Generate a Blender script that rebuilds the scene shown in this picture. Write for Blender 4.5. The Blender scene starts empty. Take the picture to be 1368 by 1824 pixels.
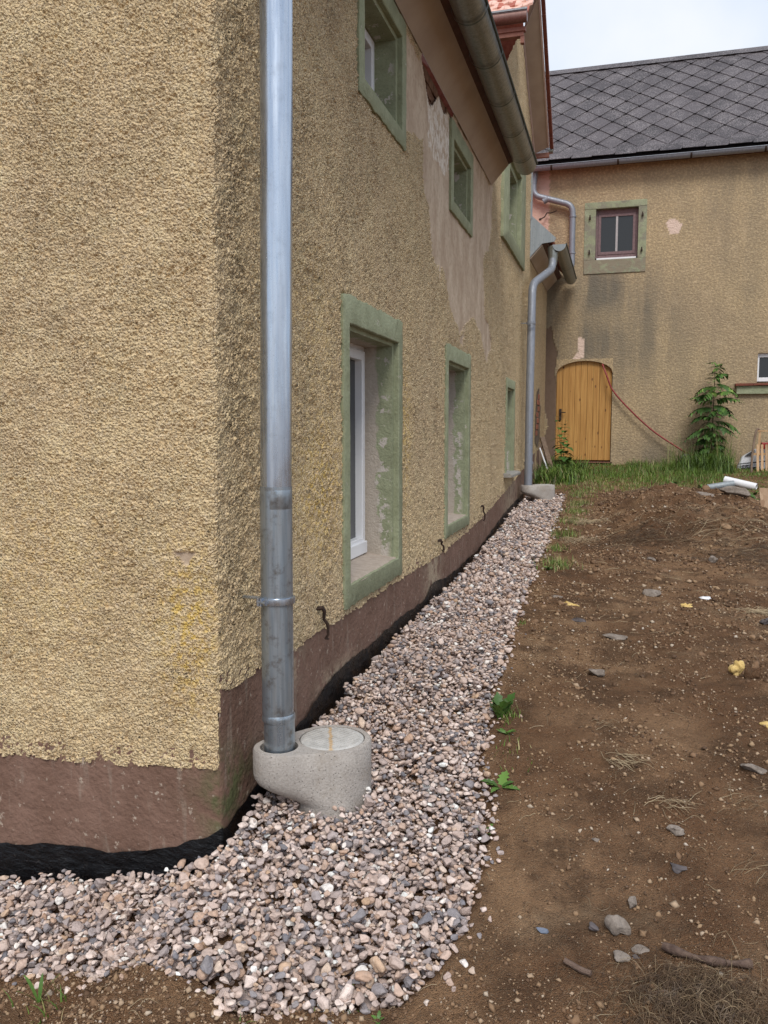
import bpy, math, random
import numpy as np
from mathutils import Vector, Matrix
rng = np.random.default_rng(7); random.seed(7)
S = bpy.context.scene
COL = S.collection

# ------------------------------------------------------------------ camera, sky, sun, exposure
PITCH, YAW = 5.4953, 15.886
cam = bpy.data.cameras.new('camera'); co = bpy.data.objects.new('camera', cam); COL.objects.link(co)
co.location = (1.2, -2.31, 1.25)
co.rotation_euler = (math.radians(90 - PITCH), 0, math.radians(YAW))
cam.sensor_fit = 'VERTICAL'; cam.sensor_height = 18.24; cam.sensor_width = 13.68; cam.lens = 14.76
cam.clip_start = 0.05; cam.clip_end = 500
S.camera = co
SUN_EL, SUN_AZ = 50.0, 163.0      # azimuth of the sun, clockwise from +Y
w = bpy.data.worlds.new('World'); S.world = w; w.use_nodes = True
nt = w.node_tree; nt.nodes.clear()
sky = nt.nodes.new('ShaderNodeTexSky'); sky.sky_type = 'NISHITA'; sky.sun_disc = False
sky.sun_elevation = math.radians(SUN_EL); sky.sun_rotation = math.radians(SUN_AZ)
tc = nt.nodes.new('ShaderNodeTexCoord')
cn = nt.nodes.new('ShaderNodeTexNoise'); cn.inputs['Scale'].default_value = 3.4; cn.inputs['Detail'].default_value = 6
cn.inputs['Roughness'].default_value = .5
cr = nt.nodes.new('ShaderNodeValToRGB'); cr.color_ramp.elements[0].position = .36; cr.color_ramp.elements[0].color = (5.5, 6.5, 7.9, 1)
cr.color_ramp.elements[1].position = .68; cr.color_ramp.elements[1].color = (8.0, 8.2, 8.6, 1)
mx = nt.nodes.new('ShaderNodeMix'); mx.data_type = 'RGBA'; mx.inputs['Factor'].default_value = .82
bg = nt.nodes.new('ShaderNodeBackground'); bg.inputs['Strength'].default_value = .1
ow = nt.nodes.new('ShaderNodeOutputWorld')
nt.links.new(tc.outputs['Generated'], cn.inputs['Vector']); nt.links.new(cn.outputs['Fac'], cr.inputs['Fac'])
nt.links.new(sky.outputs['Color'], mx.inputs[6]); nt.links.new(cr.outputs['Color'], mx.inputs[7])
nt.links.new(mx.outputs[2], bg.inputs['Color']); nt.links.new(bg.outputs[0], ow.inputs[0])
sl = bpy.data.lights.new('sun', 'SUN'); so = bpy.data.objects.new('sun', sl); COL.objects.link(so)
sl.energy = 1.9; sl.angle = math.radians(22); sl.color = (1.0, .965, .91)
a, e = math.radians(SUN_AZ), math.radians(SUN_EL)
sdir = Vector((math.sin(a) * math.cos(e), math.cos(a) * math.cos(e), math.sin(e)))
so.rotation_euler = sdir.to_track_quat('Z', 'Y').to_euler(); so.location = (4, -6, 9)
S.view_settings.view_transform = 'Standard'; S.view_settings.look = 'None'
S.view_settings.exposure = 0.43; S.view_settings.gamma = 1.0
S.render.engine = 'CYCLES'
S.cycles.max_bounces = 6; S.cycles.use_denoising = True

# ------------------------------------------------------------------ node helper and materials
class T:
    def __init__(s, name):
        s.m = bpy.data.materials.new(name); s.m.use_nodes = True; s.t = s.m.node_tree; s.t.nodes.clear()
        s.out = s.t.nodes.new('ShaderNodeOutputMaterial'); s.b = s.n('ShaderNodeBsdfPrincipled')
        s.t.links.new(s.b.outputs[0], s.out.inputs['Surface'])
        s.P = s.n('ShaderNodeNewGeometry').outputs['Position']
    def n(s, ty, **k):
        nd = s.t.nodes.new(ty)
        for a_, v in k.items(): setattr(nd, a_, v)
        return nd
    def set(s, nd, key, v):
        i = nd.inputs[key]
        if isinstance(v, bpy.types.NodeSocket): s.t.links.new(v, i)
        elif isinstance(v, tuple) and len(v) == 3 and i.type == 'RGBA': i.default_value = (*v, 1)
        else: i.default_value = v
    def noise(s, sc, det=3, ro=.55, vec=None, out='Fac', dist=0):
        nd = s.n('ShaderNodeTexNoise'); s.set(nd, 'Vector', vec or s.P)
        for k_, v in (('Scale', sc), ('Detail', det), ('Roughness', ro), ('Distortion', dist)): s.set(nd, k_, v)
        return nd.outputs[out]
    def vor(s, sc, out='Distance', vec=None, feat='F1'):
        nd = s.n('ShaderNodeTexVoronoi', feature=feat); s.set(nd, 'Vector', vec or s.P); s.set(nd, 'Scale', sc)
        return nd.outputs[out]
    def math(s, op, a_, b_=0., clamp=False):
        nd = s.n('ShaderNodeMath', operation=op, use_clamp=clamp); s.set(nd, 0, a_); s.set(nd, 1, b_); return nd.outputs[0]
    def ramp(s, f, lo, hi, v0=0., v1=1.):
        nd = s.n('ShaderNodeMapRange', interpolation_type='SMOOTHSTEP')
        for i, v in enumerate((f, lo, hi, v0, v1)): s.set(nd, i, v)
        return nd.outputs[0]
    def mix(s, f, a_, b_, mode='MIX'):
        nd = s.n('ShaderNodeMix', data_type='RGBA', blend_type=mode); s.set(nd, 0, f); s.set(nd, 6, a_); s.set(nd, 7, b_)
        return nd.outputs[2]
    def stretch(s, x, y, z):
        nd = s.n('ShaderNodeVectorMath', operation='MULTIPLY'); s.set(nd, 0, s.P); nd.inputs[1].default_value = (x, y, z)
        return nd.outputs[0]
    def xyz(s):
        nd = s.n('ShaderNodeSeparateXYZ'); s.set(nd, 0, s.P); return nd.outputs
    def attr(s, name, out='Fac'):
        return s.n('ShaderNodeAttribute', attribute_name=name).outputs[out]
    def bump(s, h, dist, st=1.):
        nd = s.n('ShaderNodeBump'); s.set(nd, 'Height', h); s.set(nd, 'Distance', dist); s.set(nd, 'Strength', st)
        s.set(s.b, 'Normal', nd.outputs[0])
    def disp(s, h, sc, mid=.5):
        nd = s.n('ShaderNodeDisplacement'); s.set(nd, 'Height', h); s.set(nd, 'Scale', sc); s.set(nd, 'Midlevel', mid)
        s.t.links.new(nd.outputs[0], s.out.inputs['Displacement']); s.m.displacement_method = 'BOTH'
    def fin(s, col, rough=.8, metal=0., spec=.5):
        s.set(s.b, 'Base Color', col); s.set(s.b, 'Roughness', rough); s.set(s.b, 'Metallic', metal)
        s.set(s.b, 'Specular IOR Level', spec); return s.m

def m_roughcast():
    s = T('roughcast')
    peel, white, dark, yel = s.attr('peel'), s.attr('white'), s.attr('dark'), s.attr('yellow')
    n1 = s.noise(70, 4, .62); v = s.vor(120); n3 = s.noise(230, 2, .6); n5 = s.noise(26, 3, .5)
    h = s.math('ADD', s.math('MULTIPLY', n1, .62), s.math('MULTIPLY', s.math('SUBTRACT', .6, v), .42))
    h = s.math('ADD', h, s.math('MULTIPLY', n5, .8)); h = s.math('ADD', h, s.math('MULTIPLY', n3, .30))
    keep = s.math('SUBTRACT', 1., peel, True)
    pk = s.math('ADD', s.math('MULTIPLY', s.math('SUBTRACT', h, .92), keep), s.math('MULTIPLY', peel, -.28))
    amp = s.ramp(s.noise(4.5, 4, .6), .3, .72,   .75, 1.4)
    s.disp(s.math('ADD', s.math('MULTIPLY', pk, amp), .5), .030, .5)
    big = s.noise(1.1, 3, .5); med = s.noise(7, 3, .6)
    c = s.mix(s.ramp(big, .35, .65), (.70, .53, .31), (.62, .465, .28))
    c = s.mix(s.ramp(med, .4, .7, 0, .6), c, (.73, .585, .35))
    g = s.vor(150, 'Color'); gs = s.n('ShaderNodeSeparateColor'); s.set(gs, 0, g)
    c = s.mix(s.ramp(gs.outputs[0], .72, .95, 0, .45), c, (.80, .66, .48))
    c = s.mix(s.ramp(gs.outputs[1], .80, .95, 0, .4), c, (.30, .22, .14))
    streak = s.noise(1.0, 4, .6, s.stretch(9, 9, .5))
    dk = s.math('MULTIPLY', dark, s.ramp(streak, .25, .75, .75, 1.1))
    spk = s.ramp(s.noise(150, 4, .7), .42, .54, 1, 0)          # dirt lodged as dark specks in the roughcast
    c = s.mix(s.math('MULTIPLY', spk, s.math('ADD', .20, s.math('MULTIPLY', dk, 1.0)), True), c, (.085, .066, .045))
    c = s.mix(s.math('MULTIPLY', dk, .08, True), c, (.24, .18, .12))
    pt = s.ramp(s.noise(2.6, 5, .65), .56, .70, 0, .35); c = s.mix(pt, c, (.36, .29, .19))
    ym = s.math('MULTIPLY', yel, s.ramp(s.noise(38, 4, .7), .44, .64))
    c = s.mix(s.math('MULTIPLY', ym, .95, True), c, (.66, .44, .08))
    pc = s.mix(s.ramp(s.noise(5, 5, .62, s.stretch(1, 1, .6)), .35, .68), (.42, .315, .225), (.56, .45, .335))
    pc = s.mix(s.ramp(s.noise(30, 5, .7), .45, .7, .0, .5), pc, (.30, .21, .145))
    c = s.mix(peel, c, pc)
    wf = s.math('MULTIPLY', white, s.ramp(s.noise(1, 5, .7, s.stretch(34, 34, 17)), .46, .54))
    c = s.mix(wf, c, (.68, .62, .54))
    return s.fin(c, .92, 0, .25)

def m_far_roughcast():
    s = T('far_roughcast'); peel, white, dark, pink = s.attr('peel'), s.attr('white'), s.attr('dark'), s.attr('yellow')
    n1 = s.noise(42, 4, .6); v = s.noise(16, 3, .6, s.stretch(1, 1, 1.6)); h = s.math('ADD', n1, v)
    s.bump(s.math('MULTIPLY', h, s.math('SUBTRACT', 1., peel, True)), .022, .6)
    c = s.mix(s.ramp(s.noise(.9, 4, .6), .35, .7), (.57, .425, .245), (.48, .36, .22))
    c = s.mix(s.ramp(s.noise(30, 4, .65), .45, .62, .42, 0), c, (.14, .105, .07))
    c = s.mix(s.ramp(s.noise(6, 4, .6), .5, .75, 0, .35), c, (.66, .50, .32))
    st = s.noise(1, 4, .6, s.stretch(3.5, 3.5, .5))
    c = s.mix(s.math('MULTIPLY', dark, s.ramp(st, .3, .65, .3, 1.), True), c, (.17, .145, .11))
    c = s.mix(peel, c, s.mix(s.noise(25, 4), (.13, .085, .06), (.20, .14, .10)))
    c = s.mix(white, c, (.66, .50, .41)); c = s.mix(pink, c, s.mix(s.noise(9, 3), (.50, .32, .26), (.60, .41, .33)))
    return s.fin(c, .93, 0, .2)

def simple(name, c0, c1, sc=20, rough=.8, metal=0., bump=.0, bsc=None, det=4, st=None, spec=.4, c2=None, f2=(.62, .72), s2=8):
    s = T(name); vec = s.stretch(*st) if st else s.P
    c = s.mix(s.ramp(s.noise(sc, det, .6, vec), .3, .7), c0, c1)
    if c2: c = s.mix(s.ramp(s.noise(s2, 5, .65), f2[0], f2[1]), c, c2)
    if bump: s.bump(s.noise(bsc or sc * 3, 4, .65), bump)
    return s.fin(c, rough, metal, spec)

def m_plinth():
    s = T('plinth_paint'); z = s.xyz()[2]
    c = s.mix(s.ramp(s.noise(5, 4), .3, .7), (.155, .088, .062), (.205, .122, .09))
    c = s.mix(s.ramp(s.noise(1, 4, .6, s.stretch(18, 18, 3)), .56, .72, 0, .5), c, (.30, .24, .19))
    c = s.mix(s.ramp(s.noise(24, 5, .7), .61, .66, 0, .8), c, (.42, .34, .27))
    mo = s.math('MULTIPLY', s.attr('moss'), s.ramp(s.noise(14, 4), .35, .6))
    c = s.mix(mo, c, (.095, .10, .042))
    c = s.mix(s.math('MULTIPLY', s.attr('bare'), s.ramp(s.noise(11, 4, .6), .38, .52)), c, (.37, .29, .205))
    c = s.mix(s.ramp(s.noise(70, 3, .6), .55, .75, 0, .35), c, (.09, .055, .04))
    s.bump(s.math('ADD', s.noise(55, 4, .6), s.math('MULTIPLY', s.noise(9, 3), 2.)), .007)
    return s.fin(c, .85, 0, .3)

def m_green(house=True):
    s = T('green_paint' if house else 'far_green_paint'); o = s.xyz()
    c = s.mix(s.ramp(s.noise(9, 4), .3, .7), (.25, .265, .165), (.315, .335, .215))
    c = s.mix(s.ramp(s.noise(60, 4, .6), .5, .75, 0, .4), c, (.125, .15, .085))
    if house:
        low = s.ramp(o[2], 1.5, .55, 0, .075)
        fl = s.math('ADD', s.noise(13, 6, .68), low)
        c = s.mix(s.math('MULTIPLY', s.ramp(fl, .585, .60), s.ramp(o[0], -.02, -.06)), c, (.50, .45, .40))
        edge = s.math('ADD', o[0], s.math('MULTIPLY', s.noise(9, 3), .11))
        c = s.mix(s.math('MULTIPLY', s.ramp(edge, -.04, -.055), s.ramp(o[2], 2.6, 2.2)), c, (.42, .365, .305))
        c = s.mix(s.ramp(s.noise(17, 5, .7), .655, .675, 0, .85), c, (.52, .47, .40))
    else:
        c = s.mix(s.ramp(s.noise(7, 5, .65), .46, .6, 0, .75), c, (.21, .19, .15))
        c = s.mix(s.math('MULTIPLY', s.ramp(o[2], 4.15, 3.9), s.ramp(s.noise(12, 5), .35, .55), True), c, (.24, .205, .145))
    s.bump(s.math('ADD', s.noise(70, 4, .65), s.noise(22, 3)), .006)
    return s.fin(c, .8, 0, .3)

def m_zinc(name, c0, c1, rough, metal=.85, dirt=(.2, .17, .13), da=.35):
    s = T(name)
    c = s.mix(s.ramp(s.noise(1, 4, .6, s.stretch(70, 70, 2.5)), .3, .7), c0, c1)
    c = s.mix(s.ramp(s.noise(26, 4, .65), .5, .75, 0, da), c, dirt)
    c = s.mix(s.ramp(s.noise(260, 2), .66, .74, 0, .45), c, (.12, .12, .12))
    r = s.ramp(s.noise(1, 3, .6, s.stretch(40, 40, 5)), .3, .7, rough - .07, rough + .1)
    s.bump(s.noise(1, 3, .5, s.stretch(14, 14, 3)), .0022)
    return s.fin(c, r, metal, .5)

def m_concrete():
    s = T('concrete')
    c = s.mix(s.ramp(s.noise(7, 4), .3, .7), (.36, .325, .295), (.47, .43, .39))
    c = s.mix(s.ramp(s.noise(160, 3), .35, .6, .35, 0), c, (.22, .19, .16))
    c = s.mix(s.ramp(s.noise(12, 5, .65), .5, .72, 0, .5), c, (.27, .22, .17)); c = s.mix(s.ramp(s.noise(1, 4, .6, s.stretch(30, 30, 4)), .58, .75, 0, .35), c, (.24, .20, .16))
    pit = s.math('MAXIMUM', s.ramp(s.vor(90), .10, .17, 1, 0), s.ramp(s.vor(38), .05, .09, 1, 0))
    c = s.mix(s.math('MULTIPLY', pit, .6), c, (.10, .09, .075))
    s.bump(s.math('SUBTRACT', s.math('MULTIPLY', s.noise(110, 4, .6), .8), pit), .004)
    return s.fin(c, .9, 0, .3)

def m_bitumen():
    s = T('bitumen'); s.bump(s.math('ADD', s.noise(16, 5, .6, s.stretch(1, 1, 2)), s.math('MULTIPLY', s.noise(90, 3), .2)), .012)
    c = s.mix(s.ramp(s.noise(60, 4, .7), .62, .7), (.004, .004, .005), (.035, .03, .028))
    return s.fin(c, s.ramp(s.noise(9, 3), .35, .65, .16, .5), 0, .3)

def m_soil():
    s = T('soil')
    n = s.noise(1.6, 4, .6); c = s.mix(s.ramp(n, .35, .65), (.23, .12, .062), (.43, .255, .14))
    n = s.noise(5, 5, .65); c = s.mix(s.ramp(n, .42, .66, .0, .8), c, (.13, .072, .04))
    n = s.noise(2.7, 4, .6); c = s.mix(s.ramp(n, .55, .8, 0, .6), c, (.45, .32, .20))
    g = s.n('ShaderNodeSeparateColor'); s.set(g, 0, s.vor(260, 'Color'))
    d = s.vor(260)
    gr = s.math('MULTIPLY', s.ramp(g.outputs[0], .70, .80), s.ramp(d, .35, .5, 1, 0))
    c = s.mix(s.math('MULTIPLY', gr, .75), c, s.mix(g.outputs[1], (.20, .13, .075), (.36, .28, .19)))
    c = s.mix(s.ramp(s.noise(120, 4, .7), .5, .7, 0, .5), c, (.06, .037, .022))
    hh = s.math('ADD', s.noise(45, 6, .75), s.math('MULTIPLY', s.math('SUBTRACT', .6, d), .35))
    s.bump(hh, .035)
    return s.fin(c, .95, 0, .15)

def ramp_mat(name, stops, attr='rnd', rough=.75, nsc=60, namp=.25, bump=.002, spec=.35, transl=0):
    s = T(name); r = s.n('ShaderNodeValToRGB'); s.set(r, 'Fac', s.attr(attr)); cr_ = r.color_ramp; cr_.interpolation = 'LINEAR'
    while len(cr_.elements) < len(stops): cr_.elements.new(.5)
    for el, (p_, c_) in zip(cr_.elements, stops): el.position = p_; el.color = (*c_, 1)
    c = s.mix(s.ramp(s.noise(nsc, 4, .6), .3, .7, 0, namp), r.outputs[0], (.12, .10, .085))
    c = s.mix(s.ramp(s.noise(nsc * .6, 3, .6), .58, .75, 0, namp), c, (.55, .48, .42))
    if bump: s.bump(s.noise(nsc * 2, 3), bump)
    if transl:
        s.set(s.b, 'Transmission Weight', 0.); s.set(s.b, 'Subsurface Weight', 0.)
    return s.fin(c, rough, 0, spec)

def m_glass():
    s = T('window_glass'); return s.fin((.018, .02, .022), .06, 0, .5)

def m_osb():
    s = T('osb'); v = s.vor(28, 'Color', s.stretch(1, 1, .5)); g = s.n('ShaderNodeSeparateColor'); s.set(g, 0, v)
    c = s.mix(g.outputs[0], (.33, .20, .12), (.58, .42, .28)); return s.fin(c, .8)

def m_pine():
    s = T('pine_wood'); o = s.xyz()
    c = s.mix(s.ramp(s.noise(1, 5, .65, s.stretch(45, 45, 1.3)), .32, .68), (.34, .16, .038), (.52, .285, .085))
    k = s.ramp(s.vor(1, 'Distance', s.stretch(9, 9, 4.5)), .07, .14, 1, 0)
    c = s.mix(s.math('MULTIPLY', k, .85), c, (.10, .035, .012))
    s.bump(s.noise(1, 4, .6, s.stretch(90, 90, 3)), .003)
    return s.fin(c, .55, 0, .4)

def m_slate():
    s = T('slate'); rd = s.n('ShaderNodeObjectInfo').outputs['Random']
    c = s.mix(s.ramp(s.noise(9, 4), .3, .7), (.030, .025, .028), (.055, .046, .050)); c = s.mix(s.math('MULTIPLY', rd, .8), c, (.088, .075, .080))
    c = s.mix(s.ramp(s.math('ADD', s.noise(60, 4, .7), s.math('MULTIPLY', s.noise(3, 3), .25)), .63, .76, 0, .75), c, (.28, .25, .25))
    c = s.mix(s.ramp(s.noise(20, 4), .62, .75, 0, .5), c, (.06, .055, .03)); s.bump(s.noise(60, 4), .006); return s.fin(c, .62, 0, .4)

MAT = dict(
    rough=m_roughcast(), far=m_far_roughcast(), plinth=m_plinth(), green=m_green(), fgreen=m_green(False),
    zinc=m_zinc('zinc', (.42, .48, .57), (.55, .60, .67), .27, .9, (.25, .27, .30), .25),
    zinc_old=m_zinc('aged_zinc', (.28, .335, .39), (.40, .44, .475), .34, .75, (.13, .10, .07), .7),
    gutter=m_zinc('gutter_zinc', (.19, .20, .19), (.28, .285, .265), .38, .75, (.12, .10, .07), .5),
    greypipe=m_zinc('grey_painted_pipe', (.20, .215, .25), (.27, .285, .32), .5, .35, (.13, .13, .13), .4),
    flash=m_zinc('grey_flashing', (.23, .26, .28), (.30, .33, .35), .6, .3, (.15, .15, .14), .4),
    conc=m_concrete(), bit=m_bitumen(), soil=m_soil(), glass=m_glass(), osb=m_osb(), pine=m_pine(),
    soffit=simple('soffit_board', (.37, .29, .225), (.44, .355, .28), 3, .8, bump=.001, c2=(.20, .13, .09), f2=(.70, .74), s2=22),
    redwood=simple('red_brown_wood', (.06, .02, .013), (.10, .034, .02), 12, .7, bump=.003),
    redbeam=simple('red_stained_beam', (.20, .085, .06), (.26, .12, .085), 12, .7, bump=.002),
    pinkboard=simple('pale_verge_board', (.50, .38, .33), (.60, .47, .42), 12, .7),
    tile=simple('red_roof_tile', (.33, .085, .055), (.47, .15, .10), 14, .75, bump=.004, c2=(.20, .06, .045)),
    tile_pale=simple('pale_red_tile', (.62, .33, .25), (.75, .50, .40), 14, .5, bump=.003, c2=(.40, .14, .10)),
    tile_dark=simple('brown_verge_tile', (.14, .04, .025), (.20, .06, .035), 14, .8, bump=.003),
    brown_gut=m_zinc('brown_gutter', (.17, .09, .075), (.22, .13, .11), .45, .4, (.13, .07, .05), .5),
    slate=m_slate(),
    pvc=simple('white_pvc', (.72, .72, .74), (.78, .78, .79), 5, .35),
    stone=simple('sill_stone', (.36, .29, .235), (.46, .38, .31), 30, .9, bump=.004, bsc=120, c2=(.28, .20, .15), s2=18),
    greyslab=simple('grey_slab', (.24, .225, .20), (.33, .31, .28), 20, .85, bump=.004),
    mauve=simple('old_mauve_frame', (.145, .088, .092), (.20, .13, .13), 30, .7, bump=.002),
    greyframe=simple('grey_glazing_bar', (.34, .31, .31), (.42, .39, .38), 30, .7),
    dark=simple('dark_interior', (.01, .008, .008), (.014, .011, .011), 5, .9),
    iron=simple('rusty_iron', (.035, .024, .02), (.075, .045, .032), 60, .75, .4, bump=.003),
    brick=simple('old_brick', (.22, .075, .045), (.32, .12, .07), 25, .9, bump=.006),
    oldwood=simple('weathered_wood', (.14, .095, .065), (.22, .155, .11), 1, .85, bump=.004, bsc=40, st=(40, 40, 5)),
    lightwood=simple('light_wood', (.42, .25, .12), (.54, .35, .19), 1, .6, st=(40, 40, 5), bump=.001, bsc=30),
    hose=simple('red_hose', (.20, .025, .025), (.27, .045, .04), 10, .5),
    blue=simple('blue_plastic', (.02, .05, .20), (.03, .07, .26), 10, .4),
    bag=simple('white_sack', (.60, .60, .62), (.70, .70, .71), 30, .5, bump=.004, bsc=25),
    red=simple('red_plastic', (.30, .025, .02), (.36, .04, .03), 10, .4),
    blackp=simple('black_print', (.03, .03, .035), (.05, .05, .055), 10, .5),
    foam=simple('yellow_foam', (.56, .38, .13), (.68, .50, .21), 30, .9, bump=.006, bsc=60),
    stonegrey=simple('field_stone', (.15, .12, .098), (.27, .225, .19), 35, .9, bump=.006, bsc=90, c2=(.36, .31, .26), s2=70),
    stonedark=simple('dark_stone', (.075, .065, .065), (.12, .10, .10), 25, .85, bump=.005, bsc=80),
    fasciared=simple('flaking_red_fascia', (.20, .075, .055), (.28, .11, .085), 20, .7, bump=.003, c2=(.62, .58, .55), f2=(.60, .62), s2=14),
    oldbrick=simple('dark_old_brick', (.12, .055, .03), (.20, .10, .055), 25, .9, bump=.008),
    mortar=simple('crumbling_mortar', (.10, .07, .05), (.17, .125, .09), 14, .95, bump=.01),
    darkbead=simple('dark_gutter_bead', (.05, .065, .062), (.08, .10, .095), 30, .5, .4),
    bark=simple('bark', (.07, .042, .032), (.15, .10, .075), 30, .9, bump=.006, bsc=70, c2=(.40, .28, .19), f2=(.62, .66), s2=24),
    stem=simple('green_stem', (.05, .045, .02), (.08, .07, .03), 20, .7),
    trowel=simple('blue_grey_slate_chip', (.10, .12, .16), (.16, .18, .23), 20, .5),
)
MAT['gravel'] = ramp_mat('gravel', [(0, (0.169, 0.164, 0.186)), (.06, (0.271, 0.249, 0.260)), (.16, (0.429, 0.356, 0.339)), (.38, (0.520, 0.395, 0.339)), (.55, (0.678, 0.520, 0.441)),
    (.64, (0.508, 0.328, 0.226)), (.72, (0.723, 0.576, 0.508)), (.86, (0.836, 0.689, 0.610)), (.91, (0.565, 0.373, 0.237)), (.95, (0.900, 0.802, 0.734)), (1, (0.900, 0.900, 0.859))], nsc=75, namp=.34, bump=.004)
MAT['crumbs'] = ramp_mat('grit', [(0, (.09, .05, .028)), (.45, (.23, .135, .075)), (.75, (.34, .225, .13)), (.9, (.42, .30, .20)), (.97, (.46, .36, .26)), (1, (.56, .48, .40))], nsc=150, namp=.2, bump=0, rough=.9, spec=.2)
MAT['grass'] = ramp_mat('grass', [(0, (.045, .085, .012)), (.5, (.10, .18, .022)), (.8, (.17, .25, .035)), (.92, (.28, .26, .09)), (1, (.42, .33, .17))], nsc=8, namp=.15, bump=0, rough=.55)
MAT['leaf'] = ramp_mat('leaf', [(0, (.022, .06, .012)), (.5, (.055, .13, .022)), (.8, (.10, .20, .035)), (1, (.19, .29, .06))], nsc=20, namp=.12, bump=0, rough=.5)
MAT['straw'] = ramp_mat('straw', [(0, (.055, .033, .02)), (.4, (.13, .08, .045)), (.7, (.28, .20, .115)), (1, (.48, .38, .24))], nsc=30, namp=.15, bump=0, rough=.8)

# ------------------------------------------------------------------ object helpers
WPOS = {}
def wp(o): return WPOS.get(o.name, Vector((0, 0, 0))) if o else Vector((0, 0, 0))
def tag(o, label=None, cat=None, group=None, kind=None):
    for k_, v in (('label', label), ('category', cat), ('group', group), ('kind', kind)):
        if v: o[k_] = v
    return o
def empty(name, loc, label, cat, group=None):
    o = bpy.data.objects.new(name, None); COL.objects.link(o); o.location = loc; o.empty_display_size = .1
    WPOS[o.name] = Vector(loc); return tag(o, label, cat, group)
def link(name, me, mat, parent=None, smooth=True, origin=None):
    n = len(me.vertices); c = np.empty(n * 3, np.float32); me.vertices.foreach_get('co', c); c = c.reshape(-1, 3)
    o0 = (c.min(0) + c.max(0)) / 2; o0[2] = c[:, 2].min()
    if origin is not None: o0 = np.array(origin, np.float32)
    me.vertices.foreach_set('co', (c - o0).astype(np.float32).ravel()); me.update()
    if mat: me.materials.append(mat)
    me.polygons.foreach_set('use_smooth', np.full(len(me.polygons), smooth)); me.update()
    o = bpy.data.objects.new(name, me); COL.objects.link(o)
    W0 = Vector([float(v) for v in o0]); o.parent = parent; o.location = W0 - wp(parent); WPOS[o.name] = W0
    return o
def np_mesh(name, V, F, attrs=None):
    """V (n,3), F (m,k) arrays, all faces with k corners"""
    me = bpy.data.meshes.new(name); V = np.asarray(V, np.float32); F = np.asarray(F, np.int32); k_ = F.shape[1]
    me.vertices.add(len(V)); me.vertices.foreach_set('co', V.ravel())
    me.loops.add(F.size); me.loops.foreach_set('vertex_index', F.ravel())
    me.polygons.add(len(F)); me.polygons.foreach_set('loop_start', np.arange(0, F.size, k_, dtype=np.int32))
    try: me.polygons.foreach_set('loop_total', np.full(len(F), k_, np.int32))
    except Exception: pass
    for n_, v in (attrs or {}).items():
        me.attributes.new(n_, 'FLOAT', 'POINT').data.foreach_set('value', np.asarray(v, np.float32))
    me.update(calc_edges=True); return me

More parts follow.
